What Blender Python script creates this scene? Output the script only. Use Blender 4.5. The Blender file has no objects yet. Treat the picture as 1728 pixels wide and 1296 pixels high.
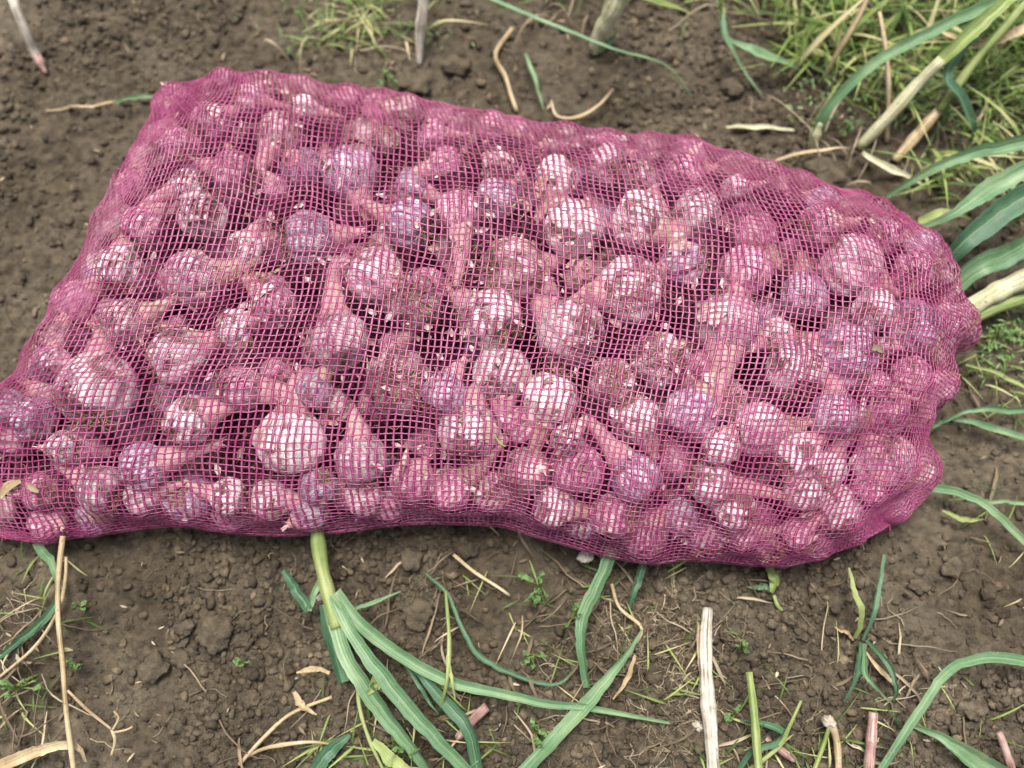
import bpy, math, random
import numpy as np
from mathutils import Vector, Matrix

random.seed(7)
rng = np.random.default_rng(11)
sc = bpy.context.scene
C = sc.collection

# ------------------------------------------------------------------ camera
PHI = math.radians(17.0)
DIST = 0.62
ZT = 0.08
FPX = 1496.0
W0, H0 = 1728.0, 1296.0
camd = bpy.data.cameras.new('camera')
cam = bpy.data.objects.new('camera', camd)
C.objects.link(cam)
CAM = np.array([0.0, -DIST * math.sin(PHI), ZT + DIST * math.cos(PHI)])
cam.location = CAM
cam.rotation_euler = (PHI, 0, 0)
camd.sensor_width = 36.0
camd.lens = 36.0 * FPX / W0
camd.clip_start = 0.01
camd.clip_end = 400.0
camd.dof.use_dof = True
camd.dof.focus_distance = 0.595
camd.dof.aperture_fstop = 3.0
sc.camera = cam

# ------------------------------------------------------------------ world, sun, exposure
SUN_EL, SUN_AZ = math.radians(74), math.radians(-10)     # azimuth clockwise from +Y (far side)
world = bpy.data.worlds.new('World')
sc.world = world
world.use_nodes = True
wn = world.node_tree
bg = wn.nodes['Background']
sky = wn.nodes.new('ShaderNodeTexSky')
sky.sky_type = 'NISHITA'
sky.sun_disc = False
sky.sun_elevation = SUN_EL
sky.sun_rotation = SUN_AZ
sky.air_density = 1.0
sky.dust_density = 4.0
sky.ozone_density = 0.6
veil = wn.nodes.new('ShaderNodeHueSaturation')       # thin high cloud: a paler sky
veil.inputs['Saturation'].default_value = 0.45
wn.links.new(sky.outputs[0], veil.inputs['Color'])
wn.links.new(veil.outputs[0], bg.inputs[0])
bg.inputs[1].default_value = 0.10
sund = bpy.data.lights.new('sun', 'SUN')
sund.energy = 2.9
sund.angle = math.radians(28)
sund.color = (1.0, 0.955, 0.90)
sun = bpy.data.objects.new('sun', sund)
C.objects.link(sun)
sdir = Vector((math.sin(SUN_AZ) * math.cos(SUN_EL), math.cos(SUN_AZ) * math.cos(SUN_EL), math.sin(SUN_EL)))
sun.rotation_euler = sdir.to_track_quat('Z', 'Y').to_euler()
sun.location = (0, 0, 3)
sc.view_settings.view_transform = 'Standard'
sc.view_settings.look = 'None'
sc.view_settings.gamma = 1.0
sc.view_settings.exposure = 1.05
sc.view_settings.use_curve_mapping = False

FW = np.array([0, math.sin(PHI), -math.cos(PHI)])
UPV = np.array([0, math.cos(PHI), math.sin(PHI)])
RT = np.array([1.0, 0, 0])


def at(px, py, z=0.0):
    """the point at height z seen at a picture position"""
    d = FW + RT * (px - W0 / 2) / FPX + UPV * (H0 / 2 - py) / FPX
    t = (z - CAM[2]) / d[2]
    return CAM + d * t


def proj(P):
    v = P - CAM
    dep = v @ FW
    return W0 / 2 + FPX * (v @ RT) / dep, H0 / 2 - FPX * (v @ UPV) / dep, dep


# ------------------------------------------------------------------ helpers
def mk(name, V, F, mat=None, parent=None, smooth=True):
    me = bpy.data.meshes.new(name)
    me.from_pydata([tuple(map(float, v)) for v in V], [], F)
    me.validate()
    if smooth:
        me.polygons.foreach_set('use_smooth', [True] * len(me.polygons))
    me.update()
    o = bpy.data.objects.new(name, me)
    if mat is not None:
        me.materials.append(mat)
    C.objects.link(o)
    if parent is not None:
        o.parent = parent
    return o


def mk_np(name, V, Q, mat=None, parent=None, smooth=True):
    """quads only, fast"""
    V = np.asarray(V, dtype=np.float32)
    Q = np.asarray(Q, dtype=np.int32)
    me = bpy.data.meshes.new(name)
    me.vertices.add(len(V))
    me.vertices.foreach_set('co', V.ravel())
    n = Q.shape[1]
    me.loops.add(Q.size)
    me.loops.foreach_set('vertex_index', Q.ravel())
    me.polygons.add(len(Q))
    me.polygons.foreach_set('loop_start', np.arange(0, Q.size, n, dtype=np.int32))
    me.update(calc_edges=True)
    if smooth:
        me.polygons.foreach_set('use_smooth', np.ones(len(Q), dtype=bool))
    if mat is not None:
        me.materials.append(mat)
    o = bpy.data.objects.new(name, me)
    C.objects.link(o)
    if parent is not None:
        o.parent = parent
    return o


def tag(o, label=None, cat=None, group=None, kind=None):
    if label:
        o['label'] = label
    if cat:
        o['category'] = cat
    if group:
        o['group'] = group
    if kind:
        o['kind'] = kind
    return o


def empty(name, loc):
    o = bpy.data.objects.new(name, None)
    o.empty_display_size = 0.01
    C.objects.link(o)
    o.location = tuple(map(float, loc))
    return o


def catmull(P, n):
    """resample a polyline smoothly to n points (columns any)"""
    P = np.asarray(P, float)
    if len(P) == 2:
        t = np.linspace(0, 1, n)[:, None]
        return P[0] * (1 - t) + P[1] * t
    d = np.r_[0, np.cumsum(np.linalg.norm(np.diff(P[:, :2], axis=0), axis=1) + 1e-9)]
    ext = np.vstack([2 * P[0] - P[1], P, 2 * P[-1] - P[-2]])
    out = []
    for u in np.linspace(0, d[-1], n):
        i = min(max(np.searchsorted(d, u) - 1, 0), len(P) - 2)
        t = (u - d[i]) / (d[i + 1] - d[i])
        p0, p1, p2, p3 = ext[i], ext[i + 1], ext[i + 2], ext[i + 3]
        out.append(0.5 * ((2 * p1) + (-p0 + p2) * t + (2 * p0 - 5 * p1 + 4 * p2 - p3) * t * t
                          + (-p0 + 3 * p1 - 3 * p2 + p3) * t ** 3))
    return np.array(out)


def smooth_noise(nx, ny, cx, cy, seed):
    """value noise: nx x ny samples with cx x cy random knots, cubic-ish, in -1..1"""
    r = np.random.default_rng(seed)
    g = r.uniform(-1, 1, (cx + 3, cy + 3))
    X = np.linspace(0, cx, nx)
    Y = np.linspace(0, cy, ny)
    ix = np.minimum(X.astype(int), cx)
    iy = np.minimum(Y.astype(int), cy)
    fx = X - ix
    fy = Y - iy
    fx = fx * fx * (3 - 2 * fx)
    fy = fy * fy * (3 - 2 * fy)
    a = g[ix][:, iy]
    b = g[ix + 1][:, iy]
    c = g[ix][:, iy + 1]
    d = g[ix + 1][:, iy + 1]
    fx = fx[:, None]
    fy = fy[None, :]
    return (a * (1 - fx) + b * fx) * (1 - fy) + (c * (1 - fx) + d * fx) * fy


class MB:
    """collects verts and faces of one mesh"""
    def __init__(self):
        self.V, self.F, self.U = [], [], []

    def add(self, V, F, U=None):
        n = len(self.V)
        o = random.randint(0, 60)
        self.U.extend([(a, b * .98 + o) for a, b in U] if U else [(0, o)] * len(V))
        self.V.extend([tuple(map(float, v)) for v in V])
        self.F.extend([tuple(i + n for i in f) for f in F])

    def tube(self, P, R, sides=6, cap=True):
        P = np.asarray(P, float)
        n = len(P)
        R = np.broadcast_to(np.asarray(R, float), (n,))
        T = np.gradient(P, axis=0)
        T /= np.linalg.norm(T, axis=1)[:, None] + 1e-12
        ref = np.array([0.31, 0.17, 0.93])
        V, U = [], []
        for i in range(n):
            a = np.cross(T[i], ref)
            a /= np.linalg.norm(a) + 1e-12
            b = np.cross(T[i], a)
            for k in range(sides):
                an = 2 * math.pi * k / sides
                V.append(P[i] + R[i] * (math.cos(an) * a + math.sin(an) * b))
                U.append((abs(2 * k / sides - 1), i / n))
        F = []
        for i in range(n - 1):
            for k in range(sides):
                k2 = (k + 1) % sides
                F.append((i * sides + k, i * sides + k2, (i + 1) * sides + k2, (i + 1) * sides + k))
        if cap:
            F.append(tuple(range(sides))[::-1])
            F.append(tuple((n - 1) * sides + k for k in range(sides)))
        self.add(V, F, U)

    def ribbon(self, P, Wd, fold=0.25, roll=0.0, across=4, twist=0.0):
        """a leaf blade: P centre line, Wd full width along it, folded along its midrib"""
        P = np.asarray(P, float)
        n = len(P)
        T = np.gradient(P, axis=0)
        T /= np.linalg.norm(T, axis=1)[:, None] + 1e-12
        V, F, U = [], [], []
        for i in range(n):
            side = np.cross(T[i], np.array([0, 0, 1.0]))
            ln = np.linalg.norm(side)
            side = side / ln if ln > 1e-3 else np.array([1.0, 0, 0])
            nor = np.cross(side, T[i])
            a = roll + twist * i / n
            s2 = side * math.cos(a) + nor * math.sin(a)
            n2 = -side * math.sin(a) + nor * math.cos(a)
            for k in range(across + 1):
                u = 2 * k / across - 1
                V.append(P[i] + s2 * u * Wd[i] / 2 + n2 * (abs(u) ** 1.3) * fold * Wd[i] / 2)
                U.append((u, i / n))
        m = across + 1
        for i in range(n - 1):
            for k in range(across):
                F.append((i * m + k, i * m + k + 1, (i + 1) * m + k + 1, (i + 1) * m + k))
        self.add(V, F, U)

    def build(self, name, mat, parent=None, origin=None, smooth=True):
        V = self.V
        if origin is not None:
            o = tuple(origin)
            V = [(v[0] - o[0], v[1] - o[1], v[2] - o[2]) for v in V]
        ob = mk(name, V, self.F, mat, parent, smooth)
        me = ob.data
        uv = me.uv_layers.new(name='uv')
        li_ = np.zeros(len(me.loops), dtype=np.int32)
        me.loops.foreach_get('vertex_index', li_)
        uv.data.foreach_set('uv', np.array(self.U, dtype=np.float32)[li_].ravel())
        return ob


# ------------------------------------------------------------------ materials
def nodes(name):
    m = bpy.data.materials.new(name)
    m.use_nodes = True
    nt = m.node_tree
    return m, nt, nt.nodes['Principled BSDF']


def N(nt, t, **kw):
    n = nt.nodes.new(t)
    for k, v in kw.items():
        setattr(n, k, v)
    return n


def ramp(nt, src, stops):
    r = N(nt, 'ShaderNodeValToRGB')
    e = r.color_ramp.elements
    while len(e) < len(stops):
        e.new(0.5)
    for i, (p, c) in enumerate(stops):
        e[i].position = p
        e[i].color = (*c, 1) if len(c) == 3 else c
    nt.links.new(src, r.inputs[0])
    return r.outputs[0]


def noise(nt, vec, scale, detail=3.0, rough=0.55, dist=0.0):
    n = N(nt, 'ShaderNodeTexNoise')
    n.inputs['Scale'].default_value = scale
    n.inputs['Detail'].default_value = detail
    n.inputs['Roughness'].default_value = rough
    n.inputs['Distortion'].default_value = dist
    if vec is not None:
        nt.links.new(vec, n.inputs['Vector'])
    return n.outputs['Fac']


def mixc(nt, fac, a, b, blend='MIX'):
    m = N(nt, 'ShaderNodeMix', data_type='RGBA', blend_type=blend)
    for s, v in ((0, fac), (6, a), (7, b)):
        if isinstance(v, (int, float)):
            m.inputs[s].default_value = v
        elif isinstance(v, tuple):
            m.inputs[s].default_value = (*v, 1)
        else:
            nt.links.new(v, m.inputs[s])
    return m.outputs[2]


def bump(nt, bs, h, strength, dist):
    b = N(nt, 'ShaderNodeBump')
    b.inputs['Strength'].default_value = strength
    b.inputs['Distance'].default_value = dist
    nt.links.new(h, b.inputs['Height'])
    nt.links.new(b.outputs[0], bs.inputs['Normal'])


def soil_material(name, tone=1.0, vary=0.0):
    m, nt, bs = nodes(name)
    co = N(nt, 'ShaderNodeNewGeometry').outputs['Position']
    a = noise(nt, co, 9, 4, 0.6)
    b = noise(nt, co, 120, 5, 0.65)
    c = noise(nt, co, 900, 3, 0.7)
    base = ramp(nt, a, [(0.30, (0.066 * tone, 0.052 * tone, 0.033 * tone)), (0.5, (0.105 * tone, 0.086 * tone, 0.060 * tone)),
                        (0.72, (0.165 * tone, 0.137 * tone, 0.098 * tone))])
    fine = ramp(nt, b, [(0.25, (0.45, 0.45, 0.45)), (0.75, (1.6, 1.56, 1.5))])
    col = mixc(nt, 1.0, base, fine, 'MULTIPLY')
    spk = ramp(nt, c, [(0.67, (0, 0, 0)), (0.74, (1, 1, 1))])
    col = mixc(nt, spk, col, (0.23, 0.19, 0.145))
    if vary:
        isl = N(nt, 'ShaderNodeNewGeometry').outputs['Random Per Island']
        vc = ramp(nt, isl, [(0.0, (0.62, 0.60, 0.58)), (0.6, (1.0, 1.0, 1.0)), (0.93, (1.35, 1.33, 1.3)), (1.0, (1.9, 1.8, 1.65))])
        col = mixc(nt, vary, col, mixc(nt, 1.0, col, vc, 'MULTIPLY'))
    nt.links.new(col, bs.inputs['Base Color'])
    bs.inputs['Roughness'].default_value = 0.93
    bs.inputs['Specular IOR Level'].default_value = 0.2
    h = N(nt, 'ShaderNodeMath', operation='ADD')
    nt.links.new(b, h.inputs[0])
    nt.links.new(c, h.inputs[1])
    bump(nt, bs, h.outputs[0], 1.0, 0.0028)
    return m


M_SOIL = soil_material('soil')
M_CLOD = soil_material('soil_clod', 1.12, 0.9)


def garlic_material(name, white, mid, dark, streak, dirt):
    m, nt, bs = nodes(name)
    tc = N(nt, 'ShaderNodeTexCoord').outputs['Object']
    oi = N(nt, 'ShaderNodeObjectInfo')
    mp = N(nt, 'ShaderNodeMapping')
    mp.inputs['Scale'].default_value = (5.5, 5.5, 0.8)
    nt.links.new(tc, mp.inputs['Vector'])
    off = N(nt, 'ShaderNodeVectorMath', operation='ADD')
    nt.links.new(mp.outputs[0], off.inputs[0])
    cmb = N(nt, 'ShaderNodeCombineXYZ')
    mul = N(nt, 'ShaderNodeMath', operation='MULTIPLY')
    mul.inputs[1].default_value = 37.0
    nt.links.new(oi.outputs['Random'], mul.inputs[0])
    for i in range(3):
        nt.links.new(mul.outputs[0], cmb.inputs[i])
    nt.links.new(cmb.outputs[0], off.inputs[1])
    off2 = N(nt, 'ShaderNodeVectorMath', operation='ADD')
    nt.links.new(tc, off2.inputs[0])
    nt.links.new(cmb.outputs[0], off2.inputs[1])
    st = noise(nt, off.outputs[0], 1.0, 4, 0.6, 0.6)
    st2 = noise(nt, off.outputs[0], 4.0, 3, 0.6)
    col = ramp(nt, st, [(streak[0], white), ((streak[0] + streak[1]) / 2, mid), (streak[1], dark)])
    fine = ramp(nt, st2, [(0.3, (0.82, 0.78, 0.82)), (0.65, (1.08, 1.05, 1.04))])
    col = mixc(nt, 1.0, col, fine, 'MULTIPLY')
    dn = noise(nt, off2.outputs[0], 1.35, 5, 0.62, 0.4)
    dm = ramp(nt, dn, [(dirt[0], (0, 0, 0)), (dirt[1], (1, 1, 1))])
    dn2 = noise(nt, off2.outputs[0], 9, 4, 0.7)
    dc = ramp(nt, dn2, [(0.35, (0.11, 0.066, 0.050)), (0.7, (0.32, 0.21, 0.17))])
    col = mixc(nt, dm, col, dc)
    sp = ramp(nt, dn2, [(0.62, (0, 0, 0)), (0.70, (0.8, 0.8, 0.8))])
    col = mixc(nt, sp, col, (0.18, 0.13, 0.09))
    # each head a little lighter or darker
    vr = N(nt, 'ShaderNodeMapRange')
    vr.inputs[3].default_value = 0.72
    vr.inputs[4].default_value = 1.12
    nt.links.new(oi.outputs['Random'], vr.inputs[0])
    hv = N(nt, 'ShaderNodeHueSaturation')
    nt.links.new(vr.outputs[0], hv.inputs['Value'])
    nt.links.new(col, hv.inputs['Color'])
    nt.links.new(hv.outputs[0], bs.inputs['Base Color'])
    rr = ramp(nt, dm, [(0, (0.36,) * 3), (1, (0.9,) * 3)])
    nt.links.new(rr, bs.inputs['Roughness'])
    bs.inputs['Specular IOR Level'].default_value = 0.5
    bs.inputs['Subsurface Weight'].default_value = 0.0
    hh = N(nt, 'ShaderNodeMath', operation='ADD')
    nt.links.new(st2, hh.inputs[0])
    nt.links.new(dn2, hh.inputs[1])
    bump(nt, bs, hh.outputs[0], 0.6, 0.0014)
    return m


GM = {
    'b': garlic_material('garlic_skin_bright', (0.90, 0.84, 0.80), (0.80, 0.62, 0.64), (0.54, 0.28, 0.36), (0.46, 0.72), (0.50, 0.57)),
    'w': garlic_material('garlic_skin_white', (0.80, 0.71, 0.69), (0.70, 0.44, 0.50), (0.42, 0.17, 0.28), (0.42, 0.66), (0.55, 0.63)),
    'p': garlic_material('garlic_skin_pink', (0.80, 0.64, 0.64), (0.62, 0.30, 0.39), (0.34, 0.09, 0.19), (0.36, 0.62), (0.56, 0.64)),
    'v': garlic_material('garlic_skin_violet', (0.72, 0.66, 0.70), (0.48, 0.36, 0.46), (0.24, 0.14, 0.24), (0.38, 0.62), (0.56, 0.64)),
    'd': garlic_material('garlic_skin_muddy', (0.70, 0.62, 0.54), (0.56, 0.40, 0.40), (0.34, 0.18, 0.24), (0.40, 0.66), (0.44, 0.54)),
}


def simple_material(name, stops, scale=60, rough=0.6, stretch=None, bumps=0.3, trans=0.0, island=0.0, spec=0.4, vein=0.0, speck=None, tip=None):
    m, nt, bs = nodes(name)
    tc = N(nt, 'ShaderNodeTexCoord').outputs['Object']
    vec = tc
    if stretch:
        mp = N(nt, 'ShaderNodeMapping')
        mp.inputs['Scale'].default_value = stretch
        nt.links.new(tc, mp.inputs['Vector'])
        vec = mp.outputs[0]
    f = noise(nt, vec, scale, 4, 0.6)
    src = f
    if island:
        g = N(nt, 'ShaderNodeNewGeometry').outputs['Random Per Island']
        mx = N(nt, 'ShaderNodeMath', operation='MULTIPLY_ADD')
        nt.links.new(g, mx.inputs[0])
        mx.inputs[1].default_value = island
        nt.links.new(f, mx.inputs[2])
        sb = N(nt, 'ShaderNodeMath', operation='SUBTRACT')
        nt.links.new(mx.outputs[0], sb.inputs[0])
        sb.inputs[1].default_value = island / 2
        src = sb.outputs[0]
    if vein:
        uvn = N(nt, 'ShaderNodeTexCoord').outputs['UV']
        mpv = N(nt, 'ShaderNodeMapping')
        mpv.inputs['Scale'].default_value = (vein, 1.3, 1)
        nt.links.new(uvn, mpv.inputs['Vector'])
        fv = noise(nt, mpv.outputs[0], 1.0, 3, 0.6)
        mv = N(nt, 'ShaderNodeMath', operation='MULTIPLY_ADD')
        nt.links.new(fv, mv.inputs[0])
        mv.inputs[1].default_value = 1.15
        nt.links.new(src, mv.inputs[2])
        ms_ = N(nt, 'ShaderNodeMath', operation='SUBTRACT')
        nt.links.new(mv.outputs[0], ms_.inputs[0])
        ms_.inputs[1].default_value = 0.575
        src = ms_.outputs[0]
        f = src
    col = ramp(nt, src, stops)
    if tip:
        sx = N(nt, 'ShaderNodeSeparateXYZ')
        nt.links.new(N(nt, 'ShaderNodeTexCoord').outputs['UV'], sx.inputs[0])
        fr = N(nt, 'ShaderNodeMath', operation='FRACT')
        nt.links.new(sx.outputs[1], fr.inputs[0])
        nz = N(nt, 'ShaderNodeMath', operation='MULTIPLY_ADD')
        nt.links.new(noise(nt, tc, 60, 4, 0.7), nz.inputs[0])
        nz.inputs[1].default_value = 1.1
        sc_ = N(nt, 'ShaderNodeMath', operation='MULTIPLY_ADD')
        nt.links.new(fr.outputs[0], sc_.inputs[0])
        sc_.inputs[1].default_value = 3.2
        sc_.inputs[2].default_value = -3.05
        nt.links.new(sc_.outputs[0], nz.inputs[2])
        tm = ramp(nt, nz.outputs[0], [(1.02, (0, 0, 0)), (1.12, (1, 1, 1))] if False else [(0.0, (0, 0, 0)), (0.55, (0, 0, 0)), (0.75, (1, 1, 1))])
        col = mixc(nt, tm, col, tip)
        ab = N(nt, 'ShaderNodeMath', operation='ABSOLUTE')
        nt.links.new(sx.outputs[0], ab.inputs[0])
        rb = ramp(nt, ab.outputs[0], [(0.0, (0.55,) * 3), (0.10, (0, 0, 0))])
        col = mixc(nt, rb, col, (0.24, 0.34, 0.17))
    if speck:
        fs = noise(nt, tc, 420, 3, 0.6)
        sm_ = ramp(nt, fs, [(0.60, (0, 0, 0)), (0.70, (0.8, 0.8, 0.8))])
        col = mixc(nt, sm_, col, speck)
    nt.links.new(col, bs.inputs['Base Color'])
    bs.inputs['Roughness'].default_value = rough
    bs.inputs['Specular IOR Level'].default_value = spec
    if bumps:
        bump(nt, bs, f, bumps, 0.0006)
    if trans:
        tr = N(nt, 'ShaderNodeBsdfTranslucent')
        nt.links.new(col, tr.inputs[0])
        ms = N(nt, 'ShaderNodeMixShader')
        ms.inputs[0].default_value = trans
        nt.links.new(bs.outputs[0], ms.inputs[1])
        nt.links.new(tr.outputs[0], ms.inputs[2])
        nt.links.new(ms.outputs[0], nt.nodes['Material Output'].inputs['Surface'])
    return m


M_NET = simple_material('pink_net', [(0.25, (0.25, 0.027, 0.098)), (0.5, (0.36, 0.062, 0.170)), (0.8, (0.52, 0.16, 0.29))], 55, 0.34, bumps=0.0, trans=0.22, spec=0.6)
M_STEM_PINK = simple_material('garlic_stem_pink', [(0.3, (0.52, 0.16, 0.26)), (0.5, (0.70, 0.42, 0.42)), (0.72, (0.66, 0.54, 0.40))], 3.0, 0.55, (4, 4, 0.8), 0.4, 0.1)
M_STEM_TAN = simple_material('garlic_stem_tan', [(0.3, (0.32, 0.18, 0.14)), (0.5, (0.56, 0.38, 0.29)), (0.72, (0.72, 0.60, 0.52))], 3.0, 0.6, (5, 5, 0.8), 0.4, 0.1)
M_ROOT = simple_material('garlic_roots', [(0.3, (0.14, 0.09, 0.05)), (0.5, (0.32, 0.24, 0.13)), (0.75, (0.50, 0.42, 0.27))], 3.0, 0.8, None, 0.2, 0, 0.4)
M_FLAKE = simple_material('garlic_loose_skin', [(0.2, (0.28, 0.19, 0.12)), (0.5, (0.64, 0.48, 0.42)), (0.8, (0.82, 0.78, 0.72))], 3.0, 0.5, None, 0.3, 0.2, 0.6)
DIRT = (0.13, 0.10, 0.07)
M_LEAF = simple_material('leaf_blue_green', [(0.25, (0.060, 0.130, 0.058)), (0.5, (0.110, 0.21, 0.098)), (0.8, (0.27, 0.36, 0.19))], 26, 0.5, None, 0.3, 0.2, spec=0.4, vein=6, speck=(0.20, 0.22, 0.13), tip=(0.40, 0.34, 0.15))
M_LEAFD = simple_material('leaf_dark_teal', [(0.25, (0.026, 0.068, 0.034)), (0.5, (0.048, 0.118, 0.060)), (0.8, (0.10, 0.19, 0.10))], 26, 0.5, None, 0.3, 0.15, spec=0.4, vein=6, speck=DIRT, tip=(0.24, 0.22, 0.10))
M_LEAFY = simple_material('leaf_yellow_green', [(0.25, (0.13, 0.19, 0.05)), (0.5, (0.25, 0.32, 0.10)), (0.8, (0.42, 0.43, 0.20))], 26, 0.55, None, 0.3, 0.25, vein=5, speck=(0.3, 0.26, 0.14))
M_STALK = simple_material('stalk_pale', [(0.25, (0.27, 0.27, 0.13)), (0.5, (0.46, 0.45, 0.27)), (0.8, (0.66, 0.62, 0.47))], 30, 0.6, None, 0.5, 0.1, vein=9, speck=DIRT)
M_WHITE = simple_material('stalk_bleached', [(0.3, (0.15, 0.125, 0.09)), (0.47, (0.40, 0.36, 0.29)), (0.8, (0.68, 0.64, 0.56))], 40, 0.75, None, 0.8, 0.0, vein=9, speck=(0.2, 0.16, 0.12))
M_PINKST = simple_material('stalk_pink', [(0.3, (0.15, 0.09, 0.07)), (0.5, (0.29, 0.16, 0.14)), (0.78, (0.48, 0.37, 0.30))], 60, 0.7, None, 0.5, 0.0, vein=9, speck=DIRT)
M_STRAW = simple_material('straw', [(0.25, (0.20, 0.14, 0.07)), (0.5, (0.40, 0.30, 0.17)), (0.8, (0.62, 0.51, 0.34))], 40, 0.75, None, 0.5, 0.1, vein=7, speck=(0.15, 0.11, 0.07))
M_LITTER = simple_material('dry_litter', [(0.2, (0.08, 0.06, 0.038)), (0.55, (0.18, 0.135, 0.085)), (0.9, (0.48, 0.40, 0.27))], 20, 0.85, None, 0.3, 0, 0.6)
M_GRASS = simple_material('grass', [(0.15, (0.045, 0.090, 0.020)), (0.40, (0.14, 0.22, 0.05)), (0.62, (0.30, 0.38, 0.11)), (0.88, (0.58, 0.50, 0.28))], 20, 0.55, None, 0.0, 0.3, 0.7)
M_WEED = simple_material('weed_leaf', [(0.2, (0.06, 0.13, 0.035)), (0.5, (0.12, 0.22, 0.065)), (0.85, (0.28, 0.36, 0.16))], 40, 0.5, None, 0.1, 0.25, 0.3)

# ------------------------------------------------------------------ ground
GX0, GX1, GY0, GY1, GS = -0.50, 0.50, -0.44, 0.56, 0.00135
nx, ny = int((GX1 - GX0) / GS), int((GY1 - GY0) / GS)
xs = np.linspace(GX0, GX1, nx)
ys = np.linspace(GY0, GY1, ny)
H = (smooth_noise(nx, ny, 5, 5, 1) * 0.010 + smooth_noise(nx, ny, 14, 14, 2) * 0.0055
     + smooth_noise(nx, ny, 45, 45, 3) * 0.0028 + smooth_noise(nx, ny, 150, 150, 4) * 0.0014
     + smooth_noise(nx, ny, 330, 330, 5) * 0.0009)
dens = smooth_noise(nx, ny, 6, 6, 8)
base_h = H.copy()
dx = xs[1] - xs[0]
dy = ys[1] - ys[0]
# crumbs of earth standing out of the ground
for k in range(30000):
    cx = rng.uniform(GX0, GX1)
    cy = rng.uniform(GY0, GY1)
    i0 = int((cx - GX0) / dx)
    j0 = int((cy - GY0) / dy)
    if i0 >= nx or j0 >= ny or dens[i0, j0] + rng.uniform(-1, 1) < -0.75:
        continue
    r = 0.0016 + 0.0060 * rng.random() ** 3.2
    w = int(r * 1.3 / dx) + 2
    a0, a1, b0, b1 = max(i0 - w, 0), min(i0 + w + 1, nx), max(j0 - w, 0), min(j0 + w + 1, ny)
    X = (xs[a0:a1, None] - cx) / r
    Y = (ys[None, b0:b1] - cy) / r
    th = rng.uniform(0, math.pi)
    U = X * math.cos(th) + Y * math.sin(th)
    Vv = (-X * math.sin(th) + Y * math.cos(th)) * rng.uniform(1.0, 1.5)
    an = np.arctan2(Vv, U)
    q = (U * U + Vv * Vv) * (1 + 0.25 * np.sin(3 * an + th * 7) + 0.15 * np.sin(5 * an + th * 3))
    hgt = base_h[i0, j0] + np.sqrt(np.clip(1 - q, 0, None)) * r * 0.95 - r * 0.25
    H[a0:a1, b0:b1] = np.where(q < 1, np.maximum(H[a0:a1, b0:b1], hgt), H[a0:a1, b0:b1])
# the sack lies in a slight hollow, the ground fades to flat at the patch's rim
ex = np.clip(np.minimum(xs - GX0, GX1 - xs) / 0.06, 0, 1)[:, None]
ey = np.clip(np.minimum(ys - GY0, GY1 - ys) / 0.06, 0, 1)[None, :]
H = H * (ex * ey)


def ground_z(x, y):
    i = int(round((x - GX0) / dx))
    j = int(round((y - GY0) / dy))
    if 0 <= i < nx and 0 <= j < ny:
        return float(H[i, j])
    return 0.0


XX, YY = np.meshgrid(xs, ys, indexing='ij')
Vg = np.stack([XX, YY, H], -1).reshape(-1, 3)
idx = np.arange(nx * ny).reshape(nx, ny)
Qg = np.stack([idx[:-1, :-1], idx[1:, :-1], idx[1:, 1:], idx[:-1, 1:]], -1).reshape(-1, 4)
gr = mk_np('ground', Vg, Qg, M_SOIL)
tag(gr, 'crumbly grey brown field soil under the sack', kind='structure')
# the field beyond, out to the horizon, coarser with distance, with a hole for the patch above
rings = [1.0, 1.25, 1.7, 2.5, 4, 7, 12, 22, 45, 90, 180]
Vf, Ff = [], []
cxm, cym = (GX0 + GX1) / 2, (GY0 + GY1) / 2
hx, hy = (GX1 - GX0) / 2 - 0.004, (GY1 - GY0) / 2 - 0.004
nseg = 40
for ri, q in enumerate(rings):
    for side in range(4):
        for k in range(nseg):
            u = 2 * k / nseg - 1
            p = [(u, -1), (1, u), (-u, 1), (-1, -u)][side]
            z = -0.001 if ri == 0 else rng.uniform(-0.01, 0.008) * min(q, 6)
            Vf.append((cxm + p[0] * hx * q, cym + p[1] * hy * q, z))
m4 = 4 * nseg
for ri in range(len(rings) - 1):
    for k in range(m4):
        k2 = (k + 1) % m4
        Ff.append((ri * m4 + k, (ri + 1) * m4 + k, (ri + 1) * m4 + k2, ri * m4 + k2))
fo = mk('field', Vf, Ff, M_SOIL)
tag(fo, 'bare field soil stretching away around the sack', kind='structure')

# ------------------------------------------------------------------ sack shape
ZE = 0.040
HH = 0.080
top = [(262, 160), (300, 142), (380, 129), (470, 126), (530, 142), (620, 158), (690, 160), (740, 186), (800, 196), (880, 206),
       (940, 219), (1000, 233), (1060, 232), (1110, 226), (1160, 239), (1230, 263), (1270, 284), (1340, 300), (1400, 314),
       (1470, 335), (1530, 355), (1550, 374)]
right = [(1550, 374), (1562, 400), (1590, 422), (1602, 450), (1600, 486), (1614, 512), (1634, 545), (1650, 577), (1624, 592),
         (1588, 607), (1604, 630), (1611, 655), (1598, 692), (1548, 724), (1574, 750), (1588, 796), (1574, 840), (1545, 868), (1505, 893)]
bottom = [(-170, 890), (-60, 905), (0, 912), (70, 922), (110, 911), (170, 905), (240, 894), (300, 890), (360, 900), (420, 906),
          (480, 908), (530, 906), (600, 898), (660, 889), (720, 886), (800, 888), (850, 891), (900, 908), (960, 925), (1010, 940),
          (1060, 950), (1110, 956), (1150, 949), (1200, 950), (1260, 957), (1330, 961), (1390, 946), (1440, 926), (1505, 893)]
left = [(262, 160), (247, 205), (236, 260), (226, 300), (205, 345), (176, 380), (160, 420), (127, 468), (106, 505), (92, 550),
        (62, 588), (42, 612), (36, 648), (10, 671), (-50, 684), (-120, 715), (-165, 780), (-170, 890)]


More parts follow.
